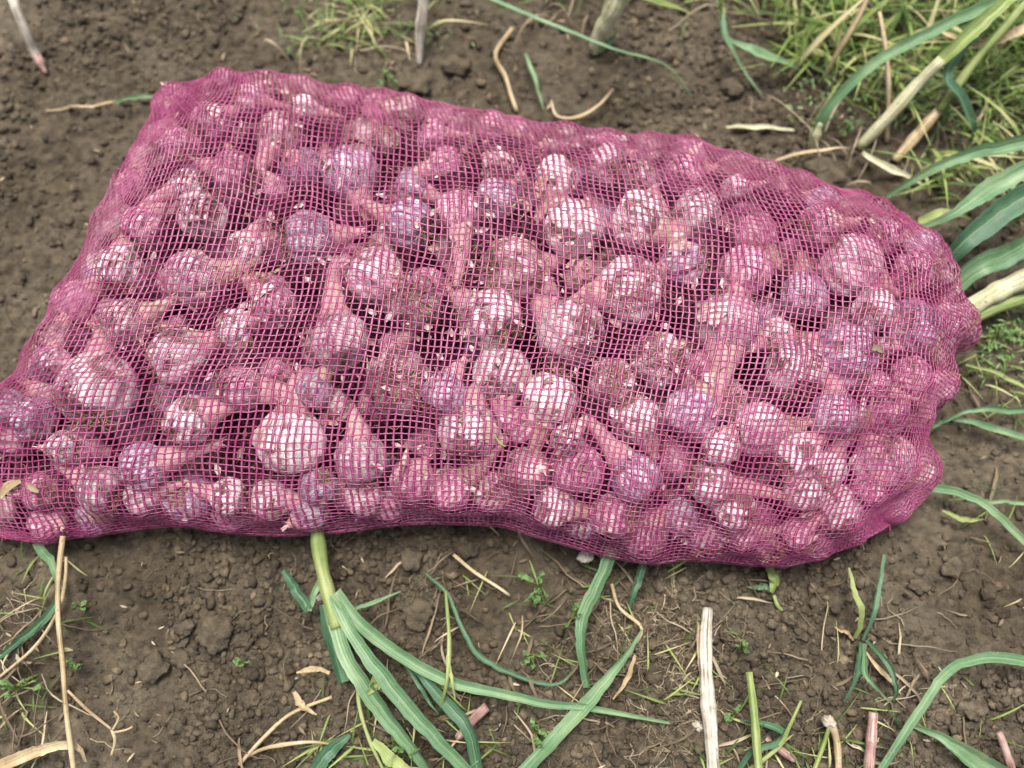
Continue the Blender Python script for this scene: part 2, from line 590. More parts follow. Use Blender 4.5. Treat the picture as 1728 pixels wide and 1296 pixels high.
def edge(P, z0, z1):
    P = np.array(P, float)
    return np.array([at(p[0], p[1], z0 + (z1 - z0) * i / (len(P) - 1)) for i, p in enumerate(P)])


NU, NV = 161, 97
tz = np.interp
Tt = edge(top, ZE, ZE)
Bt = edge(bottom, 0.030, ZE)
Lt = edge(left, ZE, 0.030)
Rt = edge(right, ZE, ZE)
su = np.linspace(0, 1, NU)
sv = np.linspace(0, 1, NV)
kt = np.interp([p[0] for p in top], [262, 480, 700, 1100, 1340, 1550], [0, .25, .41, .67, .84, 1])
kb = np.interp([p[0] for p in bottom], [-170, 0, 200, 400, 690, 1060, 1390, 1505], [0, .06, .17, .27, .41, .65, .88, 1])


def along(P, k, u):
    return np.stack([np.interp(u, k, P[:, i]) for i in range(3)], -1)


def arc(P):
    d = np.r_[0, np.cumsum(np.linalg.norm(np.diff(P, axis=0), axis=1))]
    return d / d[-1]


cT, cB = along(Tt, kt, su), along(Bt, kb, su)
cL, cR = along(Lt, arc(Lt), sv), along(Rt, arc(Rt), sv)
U_, V_ = su[:, None, None], sv[None, :, None]
PL = ((1 - V_) * cT[:, None] + V_ * cB[:, None] + (1 - U_) * cL[None] + U_ * cR[None]
      - ((1 - U_) * (1 - V_) * cT[0] + U_ * V_ * cB[-1] + U_ * (1 - V_) * cT[-1] + (1 - U_) * V_ * cB[0]))
for it in range(900):
    PL[1:-1, 1:-1] = 0.5 * PL[1:-1, 1:-1] + 0.125 * (PL[2:, 1:-1] + PL[:-2, 1:-1] + PL[1:-1, 2:] + PL[1:-1, :-2])


def f_s(u):
    return np.clip(1 - np.abs(2 * u - 1) ** 7, 0, 1) ** 0.5


def f_t(v):
    return np.clip(1 - np.abs(2 * v - 1) ** 2.6, 0, 1) ** 0.5


def dome(u, v, amp=HH):
    lump = 1 + 0.06 * np.sin(7.1 * u + 1.3) * np.sin(4.0 * v + 0.6) + 0.05 * np.sin(13 * u + 5 * v)
    neck = np.clip((u * 6.0 + (1 - v) * 1.3), 0, 1) ** 0.5
    return amp * f_s(u) * f_t(v) * lump * (0.25 + 0.75 * neck)


def bil(G, u, v):
    """sample grid G (NU x NV x 3, uniform in u,v)"""
    a = np.clip(u, 0, 1) * (G.shape[0] - 1)
    b = np.clip(v, 0, 1) * (G.shape[1] - 1)
    i = np.minimum(a.astype(int), G.shape[0] - 2)
    j = np.minimum(b.astype(int), G.shape[1] - 2)
    fa, fb = (a - i), (b - j)
    if G.ndim == 3:
        fa, fb = fa[..., None], fb[..., None]
    return (G[i, j] * (1 - fa) * (1 - fb) + G[i + 1, j] * fa * (1 - fb) + G[i, j + 1] * (1 - fa) * fb + G[i + 1, j + 1] * fa * fb)


def arcmap(f, length, h):
    w = np.linspace(0, 1, 4001)
    d = np.hypot(np.diff(w) * length, np.diff(f(w) * h))
    s = np.r_[0, np.cumsum(d)]
    return s / s[-1], w, s[-1]


as_, ws_, LS = arcmap(f_s, 0.66, HH * 0.85)
at_, wt_, LTT = arcmap(f_t, 0.285, HH)
MU, MV = 361, 221                          # surface grid, uniform in arc length
au = np.linspace(0, 1, MU)
av = np.linspace(0, 1, MV)
wu = np.interp(au, as_, ws_)
wv = np.interp(av, at_, wt_)
WU, WV = np.meshgrid(wu, wv, indexing='ij')
S = bil(PL, WU, WV).copy()
S[..., 2] += dome(WU, WV)
for it in range(6):
    S[1:-1, 1:-1] = 0.5 * S[1:-1, 1:-1] + 0.125 * (S[2:, 1:-1] + S[:-2, 1:-1] + S[1:-1, 2:] + S[1:-1, :-2])


def normals(G):
    n = np.cross(np.gradient(G, axis=0), np.gradient(G, axis=1))
    n /= np.linalg.norm(n, axis=-1)[..., None] + 1e-12
    if n[n.shape[0] // 2, n.shape[1] // 2, 2] < 0:
        n = -n
    return n


NS = normals(S)
if NS[MU // 2, MV // 2, 2] < 0:
    NS = -NS
for it in range(12):
    NS[1:-1, 1:-1] = 0.5 * NS[1:-1, 1:-1] + 0.125 * (NS[2:, 1:-1] + NS[:-2, 1:-1] + NS[1:-1, 2:] + NS[1:-1, :-2])
NS /= np.linalg.norm(NS, axis=-1)[..., None]
SPX, SPY, SD = proj(S.reshape(-1, 3))
SF, NF = S.reshape(-1, 3), NS.reshape(-1, 3)

# ------------------------------------------------------------------ garlic heads
# px, py, r(px), skin, pose ('s' stem lies along angle, 'r' roots outward, 'n' neck outward), angle, stem length (px), label
G = [
 (385, 267, 46, 'p', 's', 160, 40, 'round rosy pink garlic head alone near the upper left corner'),
 (307, 298, 34, 'w', 's', 200, 60, 'small cream garlic head lying flat left of the round rosy one'),
 (327, 350, 46, 'v', 's', 100, 40, 'violet garlic head with pale top, below the small cream head'),
 (470, 190, 46, 'd', 's', 250, 60, 'greyish soiled garlic head near the upper edge, stem downward'),
 (507, 158, 30, 'w', 's', 20, 40, 'bright white garlic head at the upper edge bulge'),
 (415, 142, 30, 'w', 's', 10, 50, 'pale garlic head at the very top left rim of the sack'),
 (345, 182, 42, 'p', 's', 60, 50, 'pink garlic head below the top left rim'),
 (290, 222, 40, 'p', 's', 130, 40, 'dusty pink garlic head against the left end, near its top'),
 (583, 255, 56, 'v', 's', 290, 50, 'large violet garlic head with bluish white shoulder, upper left'),
 (215, 366, 40, 'p', 's', 60, 50, 'pink and white garlic head on the left edge, half way up'),
 (175, 440, 46, 'w', 's', 90, 50, 'pale lilac garlic head at the left edge beside the big white one'),
 (302, 455, 58, 'w', 's', 15, 95, 'large white garlic head with tan stem pointing right, left part of sack'),
 (190, 530, 48, 'd', 's', 20, 70, 'tan muddy garlic head on the left slope above the big striped head'),
 (505, 378, 56, 'v', 's', 10, 60, 'long purple garlic head with pink stem, left of middle'),
 (448, 502, 46, 'p', 's', 130, 90, 'pink garlic head with dry stem pointing up left, left middle'),
 (563, 562, 60, 'w', 's', 105, 130, 'white pink garlic head with tall thick pink stem pointing up'),
 (620, 440, 56, 'w', 's', 330, 50, 'white and violet garlic head right of the thick pink stem'),
 (458, 290, 26, 'p', 'n', 0, 30, 'tiny pink garlic head in the dark gap, upper left'),
 (648, 215, 28, 'd', 'r', 0, 0, 'small tan garlic root end near the upper edge'),
 (730, 205, 30, 'p', 's', 30, 40, 'small pink garlic head under the upper edge, left of middle'),
 (754, 250, 38, 'p', 's', 200, 50, 'rosy garlic head just below the small one at the upper edge'),
 (690, 352, 50, 'v', 's', 150, 70, 'dull mauve garlic head with pale stem to the upper left'),
 (773, 330, 46, 'p', 's', 275, 110, 'pink garlic head with long stem pointing down, upper middle'),
 (830, 312, 40, 'v', 's', 60, 40, 'lilac garlic head touching the one with the long downward stem'),
 (842, 262, 34, 'd', 's', 80, 40, 'tan garlic head showing through near the upper middle edge'),
 (945, 268, 44, 'v', 's', 250, 60, 'bluish white garlic head near the upper edge, above the brightest one'),
 (1035, 250, 40, 'w', 's', 100, 50, 'pale garlic head near the upper edge right of the bluish one'),
 (1082, 270, 38, 'd', 's', 300, 50, 'straw coloured garlic head near the upper edge bulge'),
 (972, 358, 58, 'w', 's', 110, 60, 'very bright white garlic head with dirty right side, upper middle'),
 (1080, 338, 56, 'p', 's', 330, 70, 'smooth pink garlic head right of the very bright white one'),
 (868, 430, 64, 'd', 's', 20, 60, 'large dusty pink garlic head with torn white skin, centre'),
 (1078, 468, 68, 'w', 's', 190, 50, 'largest round white garlic head caked with soil, right of centre'),
 (692, 492, 56, 'd', 'r', 0, 0, 'muddy garlic head showing its roots, left of centre'),
 (835, 540, 64, 'w', 's', 140, 60, 'garlic head with ragged peeling white skin, centre of the sack'),
 (968, 545, 70, 'w', 's', 130, 50, 'big white pink garlic head with earthy top, just right of centre'),
 (1188, 328, 50, 'w', 's', 230, 60, 'shiny white garlic head near the upper right edge'),
 (1160, 268, 38, 'p', 's', 70, 50, 'dull pink garlic head tucked at the upper right edge'),
 (1247, 297, 28, 'w', 's', 30, 50, 'small garlic head with white stem tip by the upper right edge'),
 (1290, 352, 46, 'p', 's', 300, 50, 'deep magenta garlic head in the shade, upper right'),
 (1172, 410, 48, 'v', 's', 200, 40, 'dark blue violet garlic head with pink right cheek, right of centre'),
 (1268, 432, 52, 'p', 's', 250, 40, 'clear pink garlic head above the tall two toned one'),
 (1235, 520, 66, 'w', 's', 262, 120, 'tall garlic head, violet left side, with long pink stem pointing down'),
 (1368, 482, 48, 'v', 's', 90, 40, 'small mauve garlic head with white crown, right part'),
 (1450, 412, 62, 'w', 's', 330, 60, 'large pale pink garlic head on the right shoulder of the sack'),
 (1395, 352, 42, 'p', 's', 20, 60, 'pink garlic head half hidden at the upper right slope'),
 (1510, 375, 38, 'p', 's', 40, 40, 'dull pink garlic head at the upper right corner'),
 (1568, 435, 42, 'p', 's', 60, 40, 'rounded pink garlic head bulging at the right end, upper'),
 (1490, 503, 42, 'w', 's', 335, 60, 'cream garlic head with pointed neck near the right end'),
 (1462, 588, 68, 'v', 's', 160, 50, 'large greyish violet garlic head near the right end'),
 (1575, 540, 56, 'v', 's', 330, 75, 'garlic head at the right end whose neck makes the pointed tip'),
 (1525, 572, 20, 'w', 'n', 0, 20, 'tiny cream garlic stem end right of the large greyish head'),
 (1355, 605, 60, 'd', 's', 100, 50, 'garlic head with bright white cloves breaking through mud'),
 (1120, 592, 56, 'd', 'r', 0, 0, 'muddy garlic head with bright speck, below the largest one'),
 (1570, 640, 44, 'p', 's', 300, 40, 'lilac pink garlic head bulging at the right end, middle'),
 (1533, 688, 50, 'p', 's', 200, 40, 'freckled pink garlic head near the right end, lower middle'),
 (1172, 697, 56, 'v', 's', 60, 60, 'grey mauve garlic head standing on end, lower right'),
 (1290, 722, 56, 'w', 's', 5, 50, 'oval pink white garlic head lying flat, lower right'),
 (1425, 703, 50, 'v', 's', 80, 60, 'blue violet garlic head beside an upright white stem'),
 (1362, 780, 48, 'w', 's', 35, 50, 'two lobed garlic head with dazzling white lower half'),
 (1530, 800, 60, 'w', 's', 120, 60, 'pink white garlic head bulging at the lower right end'),
 (1215, 772, 40, 'p', 'n', 0, 30, 'soft pink garlic head above the one with the bright pink stem'),
 (1215, 818, 44, 'w', 's', 350, 125, 'garlic head with long bright pink stem pointing right, lower right'),
 (1440, 880, 52, 'w', 's', 20, 60, 'bright cream garlic head at the lower right edge'),
 (1245, 878, 42, 'p', 's', 160, 50, 'rosy garlic head on the near slope, below the bright pink stem'),
 (1255, 928, 34, 'p', 's', 10, 40, 'small mauve garlic head at the bottom edge, right'),
 (1163, 925, 38, 'v', 's', 180, 50, 'dark striped garlic head at the bottom edge, right of middle'),
 (1350, 925, 34, 'p', 's', 40, 40, 'pink garlic head at the bottom edge beside a straw bit'),
 (1368, 850, 38, 'p', 's', 120, 50, 'dull red garlic head below the dazzling two lobed one'),
 (1430, 825, 42, 'v', 's', 70, 50, 'shaded purple garlic head between the two bright ones, lower right'),
 (1482, 845, 30, 'p', 's', 50, 50, 'small pink garlic head beside the lower right bulge'),
 (848, 600, 58, 'p', 's', 270, 60, 'plum pink garlic head below the ragged peeling one'),
 (932, 665, 62, 'w', 's', 250, 60, 'silvery white garlic head below centre'),
 (670, 640, 66, 'd', 'r', 0, 0, 'very muddy garlic head with matted brown roots, below centre left'),
 (732, 660, 44, 'v', 's', 60, 40, 'violet white garlic head beside the matted brown roots'),
 (785, 740, 60, 'w', 's', 80, 50, 'gleaming white garlic head with green tinged top, lower middle'),
 (958, 765, 34, 'w', 'n', 0, 30, 'blunt round cream garlic stem end, lower middle'),
 (958, 815, 54, 'p', 's', 95, 40, 'pink garlic head under the blunt round stem end'),
 (1078, 822, 54, 'v', 's', 130, 100, 'lilac garlic head with long stem rising to the upper left'),
 (602, 800, 54, 'w', 's', 95, 40, 'white pink garlic head on the near slope, lower left of middle'),
 (758, 858, 46, 'p', 's', 50, 110, 'pink garlic head near the bottom edge with slanted pale stem'),
 (935, 862, 42, 'w', 's', 340, 80, 'cream garlic head on the near edge with stem pointing lower right'),
 (1070, 690, 50, 'p', 's', 300, 50, 'dusky pink garlic head between silvery and grey mauve ones'),
 (1040, 640, 48, 'd', 'r', 0, 0, 'earthy garlic head with brown roots below the muddy speckled one'),
 (122, 650, 78, 'w', 's', 100, 60, 'huge striped white garlic head at the lower left'),
 (66, 600, 30, 'w', 's', 120, 40, 'small white garlic head on the left rim above the neck'),
 (272, 590, 60, 'w', 's', 30, 50, 'silver white garlic head with a straw lying over it, left'),
 (385, 648, 50, 'p', 's', 355, 130, 'pink garlic head with long tan pink stem pointing right'),
 (298, 712, 52, 'v', 's', 20, 60, 'blue violet garlic head below the silver white one'),
 (472, 765, 72, 'd', 's', 85, 50, 'big muddy garlic head with a gleaming patch, lower left'),
 (85, 757, 32, 'p', 'n', 0, 30, 'small pink garlic head below the huge striped one'),
 (222, 803, 46, 'v', 's', 15, 100, 'mauve garlic head with long thin stem pointing right, lower left'),
 (150, 848, 46, 'w', 's', 150, 40, 'pale lilac garlic head near the bottom left edge'),
 (232, 866, 36, 'w', 's', 20, 50, 'small white pink garlic head at the bottom left edge'),
 (375, 860, 36, 'p', 's', 170, 50, 'cream pink garlic head near the bottom edge, left'),
 (440, 870, 42, 'w', 's', 345, 60, 'white garlic head at the bottom edge below the big muddy one'),
 (22, 705, 44, 'v', 's', 170, 50, 'grey pink garlic head inside the neck of the sack'),
 (40, 840, 36, 'p', 's', 200, 40, 'dull pink garlic head low in the neck of the sack'),
 (610, 868, 36, 'w', 's', 260, 40, 'pale garlic head at the bottom edge, left of middle'),
 (1330, 545, 36, 'v', 's', 200, 50, 'purple garlic head in a dark gap above the bright cloves'),
 (395, 395, 40, 'p', 'n', 0, 40, 'dark rose garlic head in the gap above the big white one'),
 (690, 270, 38, 'v', 's', 330, 50, 'dim violet garlic head in shade below the upper edge'),
 (380, 545, 38, 'd', 's', 30, 50, 'earthy garlic head partly buried above the silver white one'),
 (870, 720, 40, 'p', 's', 40, 60, 'dim rose garlic head in the gap below centre'),
 (510, 660, 38, 'v', 's', 60, 50, 'dim purple garlic head in the gap, lower left of centre'),
 (1490, 640, 30, 'p', 's', 340, 60, 'flat dusty pink garlic neck right of the grey violet head'),
]


def head_mesh(seed, lobes):
    """one garlic head, unit radius, stem along +Z, lobed by its cloves"""
    r = random.Random(seed)
    ph = r.uniform(0, 6.28)
    n, m = 64, 34
    V, F = [], []
    amps = [r.uniform(0.75, 1.25) for _ in range(lobes)]
    for j in range(m + 1):
        t = j / m
        a = -math.pi / 2 + math.pi * t
        z = math.sin(a)
        rad = math.cos(a)
        # shoulder draws up into the neck
        if z > 0.25:
            k = (z - 0.25) / 0.75
            z = z + 0.22 * k ** 3
            rad = rad * (1 - 0.12 * k) + 0.10 * k * (1 - k ** 6) + 0.04
        z *= 0.86
        if z < -0.62:
            z = -0.62 - (z + 0.62) * 0.25 - 0.05
        for i in range(n):
            th = 2 * math.pi * i / n
            q = (th + ph) / (2 * math.pi) * lobes
            fr = q % 1.0
            am = amps[int(q) % lobes]
            crease = abs(math.sin(math.pi * fr)) ** 0.55
            env = max(math.cos(a * 0.92), 0) ** 0.6
            R = rad * (1 - 0.20 * env * (1 - crease) * am + 0.018 * math.sin(9 * th + 4 * a + ph) * math.sin(7 * a + ph) + r.gauss(0, 0.006) + 0.02 * math.sin(3 * th + ph) + 0.015 * math.sin(5 * a + 2 * th))
            V.append((R * math.cos(th), R * math.sin(th) * (0.93 + 0.07 * math.cos(ph)), z))
    for j in range(m):
        for i in range(n):
            i2 = (i + 1) % n
            F.append((j * n + i, j * n + i2, (j + 1) * n + i2, (j + 1) * n + i))
    F.append(tuple(range(n))[::-1])
    F.append(tuple(m * n + i for i in range(n)))
    me = bpy.data.meshes.new('bulb')
    me.from_pydata(V, [], F)
    me.polygons.foreach_set('use_smooth', [True] * len(me.polygons))
    return me


def stem_mesh(seed, L):
    """cut stem from the neck upward, in head radii"""
    r = random.Random(seed)
    mb = MB()
    n = 12
    bx, by = r.uniform(-0.3, 0.3), r.uniform(-0.3, 0.3)
    P, R = [], []
    for i in range(n):
        t = i / (n - 1)
        P.append((bx * t * t * L * 0.5, by * t * t * L * 0.5, 0.80 + L * t))
        R.append(0.34 * (1 - t) ** 1.5 + 0.215 - 0.05 * t + (0.02 * math.sin(9 * t + seed)))
    R = [q * (1 + r.gauss(0, .05)) for q in R]
    mb.tube(P, R, 12)
    # a few dry sheath fibres at the cut end
    for k in range(5):
        a = r.uniform(0, 6.28)
        q = np.array(P[-1])
        d = np.array([math.cos(a) * 0.16, math.sin(a) * 0.16, 0])
        mb.ribbon([q + d * 0.9 - np.array([0, 0, .3]), q + d * 1.2, q + d * r.uniform(1.3, 2.2) + np.array([0, 0, r.uniform(.1, .35)])],
                  [0.12, 0.10, 0.02], 0.2)
    me = bpy.data.meshes.new('stem')
    me.from_pydata(mb.V, [], mb.F)
    me.polygons.foreach_set('use_smooth', [True] * len(me.polygons))
    return me


def root_mesh(seed, spread):
    r = random.Random(seed)
    mb = MB()
    for k in range(58):
        a = r.uniform(0, 6.28)
        q = r.uniform(0, 0.22)
        p = np.array([q * math.cos(a), q * math.sin(a), -0.58])
        P = [p]
        d = np.array([math.cos(a) * spread, math.sin(a) * spread, -r.uniform(0.2, 0.9)])
        for i in range(4):
            d = d + np.array([r.uniform(-.6, .6), r.uniform(-.6, .6), r.uniform(-.2, .45)])
            p = p + d / np.linalg.norm(d) * r.uniform(0.10, 0.2)
            p[2] = max(p[2], -1.05)
            P.append(p)
        mb.tube(P, np.linspace(0.026, 0.012, 5), 3, cap=False)
    me = bpy.data.meshes.new('root_tuft')
    me.from_pydata(mb.V, [], mb.F)
    return me


def flake_mesh(seed):
    """a torn piece of papery skin standing off the head"""
    r = random.Random(seed)
    V, F = [], []
    a0, z0 = r.uniform(0, 6.28), r.uniform(-0.3, 0.2)
    n, m = 9, 7
    for i in range(n):
        for j in range(m):
            u, v = i / (n - 1), j / (m - 1)
            jag = 0.10 * math.sin(11 * u + seed) * v
            th = a0 + (u - 0.5) * r.uniform(0.98, 1.02) * 1.0
            z = z0 + (v * 0.75 + jag) * (1 - 0.5 * (2 * u - 1) ** 2)
            lift = 0.0 + 0.07 * v ** 3 + 0.02 * math.sin(6 * u + seed)
            R = math.sqrt(max(1 - (z / 0.95) ** 2, 0.05)) * 0.99 + lift
            V.append((R * math.cos(th), R * math.sin(th), z * 0.9))
    for i in range(n - 1):
        for j in range(m - 1):
            F.append((i * m + j, (i + 1) * m + j, (i + 1) * m + j + 1, i * m + j + 1))
    me = bpy.data.meshes.new('loose_skin')
    me.from_pydata(V, [], F)
    me.polygons.foreach_set('use_smooth', [True] * len(me.polygons))
    return me


HM = {k: [] for k in GM}
for k in GM:
    for i in range(4):
        me = head_mesh(i * 7 + ord(k), [5, 6, 7, 8][i])
        me.materials.append(GM[k])
        HM[k].append(me)
SM = {}
RM = []
for i in range(3):
    me = root_mesh(i + 3, [0.5, 0.9, 1.3][i])
    me.materials.append(M_ROOT)
    RM.append(me)
FM = []
for i in range(5):
    me = flake_mesh(i + 1)
    me.materials.append(M_FLAKE)
    FM.append(me)


def stem_for(L, pink):
    key = (round(L * 2) / 2, pink, random.randrange(3))
    if key not in SM:
        me = stem_mesh(hash(str(key)) % 1000 if False else int(key[0] * 10) + key[2] * 31 + (7 if pink else 0), key[0])
        me.materials.append(M_STEM_PINK if pink else M_STEM_TAN)
        SM[key] = me
    return SM[key], key[0]


spheres = []        # (centre, radius) that the net must go over
heads = []
for g in G:
    px, py, r, skin, pose, ang, sl, lab = g
    d2 = (SPX - px) ** 2 + (SPY - py) ** 2 - NF[:, 2] * 4
    i = int(np.argmin(d2))
    rm = r * 0.93 * SD[i] / FPX
    deep = 0.012 if lab.split()[0] in ('dim', 'dark', 'tiny') or 'gap' in lab or 'shade' in lab else 0.0
    c = SF[i] - NF[i] * (rm * 0.93 + deep + 0.002 * random.random())
    # aim the pixel again: keep the head on the line of sight of its place in the sack
    heads.append(dict(c=c, r=rm, n=NF[i].copy(), g=g, fix=True))


def contain(h, frac=0.97):
    """keep a head inside the sack's skin"""
    for q in range(4):
        w = SF - h['c']
        dd = np.einsum('ij,ij->i', w, w)
        i = int(np.argmin(dd))
        dist = math.sqrt(dd[i])
        out = (w[i] @ NF[i]) < 0
        pen = h['r'] * frac + dist if out else h['r'] * frac - dist
        if pen < 1e-4:
            break
        h['c'] = h['c'] - NF[i] * pen
    h['c'][2] = max(h['c'][2], h['r'] * 0.95 + 0.004)


# settle overlaps among the named ones
for it in range(16):
    for a in range(len(heads)):
        for b in range(a + 1, len(heads)):
            A, B = heads[a], heads[b]
            dv = B['c'] - A['c']
            dl = np.linalg.norm(dv) + 1e-9
            need = 0.84 * (A['r'] + B['r'])
            if dl < need:
                sh = min((need - dl), 0.002) * 0.5
                u = dv / dl
                u[2] *= 1.6
                wa = B['r'] / (A['r'] + B['r'])
                A['c'] = A['c'] - u * sh * wa * 1.2
                B['c'] = B['c'] + u * sh * (1 - wa) * 1.2
    if it % 3 == 0 or it > 12:
        for h in heads:
            contain(h)

# heads deeper in the sack
allc = np.array([h['c'] for h in heads])
allr = np.array([h['r'] for h in heads])
deep_heads = []
RIM = np.vstack([S[:, 0, :2], S[-1, :, :2], S[::-1, -1, :2], S[0, ::-1, :2]])


def inside_rim(c, r):
    d_ = np.hypot(RIM[:, 0] - c[0], RIM[:, 1] - c[1]).min()
    x0_, y0_ = RIM[:, 0], RIM[:, 1]
    x1_, y1_ = np.roll(x0_, -1), np.roll(y0_, -1)
    cr_ = ((y0_ > c[1]) != (y1_ > c[1])) & (c[0] < (x1_ - x0_) * (c[1] - y0_) / (y1_ - y0_ + 1e-12) + x0_)
    return bool(cr_.sum() % 2) and d_ > 0.92 * r


# heads pressed against the rim of the sack
for k in range(2500):
    if len(deep_heads) >= 75:
        break
    a_, b_ = rng.integers(0, MU), rng.integers(0, MV)
    if min(a_, MU - 1 - a_, b_, MV - 1 - b_) > 26:
        continue
    r = rng.uniform(0.013, 0.021)
    c = S[a_, b_] - NS[a_, b_] * (r * 1.04 + 0.0008)
    if c[2] < r * 0.9 + 0.004 or not inside_rim(c, r):
        continue
    if np.any(np.linalg.norm(allc - c, axis=1) < 0.80 * (allr + r)):
        continue
    allc = np.vstack([allc, c])
    allr = np.append(allr, r)
    deep_heads.append(dict(c=c, r=r, n=NS[a_, b_].copy(), fix=False))
print('rim heads', len(deep_heads))
for k in range(9000):
    if len(deep_heads) >= 190:
        break
    u, v = rng.uniform(0.02, 0.98), rng.uniform(0.02, 0.98)
    base = bil(PL, np.array([u]), np.array([v]))[0]
    ztop = base[2] + float(dome(np.array([u]), np.array([v]))[0])
    r = rng.uniform(0.012, 0.021)
    ed = min(u * 0.66, (1 - u) * 0.66, v * 0.28, (1 - v) * 0.28)
    if ed < r * 0.6:
        continue
    gap = 0.002 if ed < 0.045 else 0.019
    lo = r + 0.004 if ed < 0.045 else max(r + 0.004, ztop - 0.075)
    hi = ztop - r - gap
    if hi < lo:
        continue
    h = dict(c=np.array([base[0], base[1], rng.uniform(lo, hi)]), r=r, n=np.array([0, 0, 1.0]), fix=False)
    if ed < 0.045:
        contain(h)
    if not inside_rim(h['c'], r):
        continue
    if np.any(np.linalg.norm(allc - h['c'], axis=1) < 0.84 * (allr + r)):
        continue
    allc = np.vstack([allc, h['c']])
    allr = np.append(allr, r)
    deep_heads.append(h)
print('heads', len(heads), 'deep', len(deep_heads))


def image_dir(n, ang):
    """direction in the plane across n that points at angle ang in the picture"""
    a = math.radians(ang)
    d = RT * math.cos(a) + UPV * math.sin(a)
    d = d - n * (d @ n)
    return d / np.linalg.norm(d)


for hi, h in enumerate(heads + deep_heads):
    c, r, n = h['c'], h['r'], h['n']
    if h['fix']:
        px, py, rp, skin, pose, ang, sl, lab = h['g']
    else:
        skin = random.choice('ppvpdd')
        pose, ang, sl = random.choice(['s', 's', 'r', 'n']), random.uniform(0, 360), random.uniform(15, 30)
        lab = None
    if pose == 's':
        ax = image_dir(n, ang) + n * random.uniform(-0.35, 0.05)
    elif pose == 'r':
        ax = -n + 0.35 * np.array([random.uniform(-1, 1), random.uniform(-1, 1), 0])
    else:
        ax = n * 0.8 + 0.6 * np.array([random.uniform(-1, 1), random.uniform(-1, 1), 0])
    ax = ax / np.linalg.norm(ax)
    Lq = max(sl * 0.0004 / r, 0.35) if sl else 0.35
    for q in range(5):
        tip = c + ax * r * (1.35 + Lq)
        w = SF - tip
        i = int(np.argmin(np.einsum('ij,ij->i', w, w)))
        outd = -(w[i] @ NF[i])
        if outd < 0.002 and tip[2] > 0.004:
            break
        if tip[2] <= 0.004:
            ax = ax + np.array([0, 0, 0.7])
        else:
            ax = ax - NF[i] * 0.55
            Lq *= 0.8
        ax = ax / np.linalg.norm(ax)
    root = empty('garlic_bulb', c)
    q = Vector(ax).to_track_quat('Z', 'Y')
    spin = Matrix.Rotation(random.uniform(0, 6.28), 4, 'Z')
    root.matrix_world = Matrix.Translation(Vector(c)) @ q.to_matrix().to_4x4() @ spin @ Matrix.Scale(r, 4)
    if lab:
        tag(root, lab, 'garlic', 'garlic heads packed in the top layer of the sack')
    else:
        h['root'], h['skin'] = root, skin
        tag(root, 'garlic head in the dark, deeper in the sack under the top layer', 'garlic',
            'garlic heads deeper in the sack')
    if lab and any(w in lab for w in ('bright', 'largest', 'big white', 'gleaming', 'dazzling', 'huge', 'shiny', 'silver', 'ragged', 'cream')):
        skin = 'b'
    b = bpy.data.objects.new('bulb', random.choice(HM[skin]))
    C.objects.link(b)
    b.parent = root
    Lh = max(Lq, 0.35)
    pink = random.random() < 0.88 if lab is None or 'tan' not in lab else False
    if lab and 'pink stem' in lab:
        pink = True
    sm, Lh = stem_for(Lh, pink)
    s = bpy.data.objects.new('stem', sm)
    C.objects.link(s)
    s.parent = root
    if pose == 'r' or random.random() < 0.55:
        t = bpy.data.objects.new('root_tuft', RM[2 if pose == 'r' else random.randrange(2)])
        C.objects.link(t)
        t.parent = root
    if (lab and ('peel' in lab or 'torn' in lab or 'ragged' in lab)):
        for k in range(3):
            f = bpy.data.objects.new('loose_skin', FM[k])
            C.objects.link(f)
            f.parent = root
    elif random.random() < 0.22:
        f = bpy.data.objects.new('loose_skin', random.choice(FM))
        C.objects.link(f)
        f.parent = root
    spheres.append((c, r * 1.03 + 0.0006))
    if h['fix']:
        for k in range(1, 9):
            t = k / 8
            spheres.append((c + ax * r * (0.85 + (Lh + 0.15) * t), r * (0.26 + 0.22 * (1 - t)) + 0.0004))

# the ones that press against the sack's rim are told apart by side and order
ORD = ['first', 'second', 'third', 'fourth', 'fifth', 'sixth', 'seventh', 'eighth', 'ninth', 'tenth', 'eleventh', 'twelfth',
       'thirteenth', 'fourteenth', 'fifteenth', 'sixteenth', 'seventeenth', 'eighteenth', 'nineteenth', 'twentieth']
SKW = {'p': 'pink', 'v': 'mauve', 'd': 'muddy'}
sides = {}
for h in deep_heads:
    w = SF - h['c']
    i = int(np.argmin(np.einsum('ij,ij->i', w, w)))
    iu_, iv_ = i // MV, i % MV
    if min(iu_, MU - 1 - iu_, iv_, MV - 1 - iv_) > 22:
        continue
    x, y, _ = proj(h['c'])
    m = min((iu_ / MU, 'left'), ((MU - iu_) / MU, 'right'), (iv_ / MV * .6, 'upper'), ((MV - iv_) / MV * .6, 'lower'))[1]
    sides.setdefault((m, h['skin']), []).append(((y if m in ('left', 'right') else x), h))
for (m, sk), L_ in sides.items():
    L_.sort(key=lambda t: t[0])
    for k, (_, h) in enumerate(L_[:20]):
        h['root']['label'] = '%s small %s garlic head along the %s rim of the sack, counted from the %s' % (
            ORD[k], SKW[sk], m, 'top' if m in ('left', 'right') else 'left')
        h['root']['group'] = 'garlic heads along the rim of the sack'

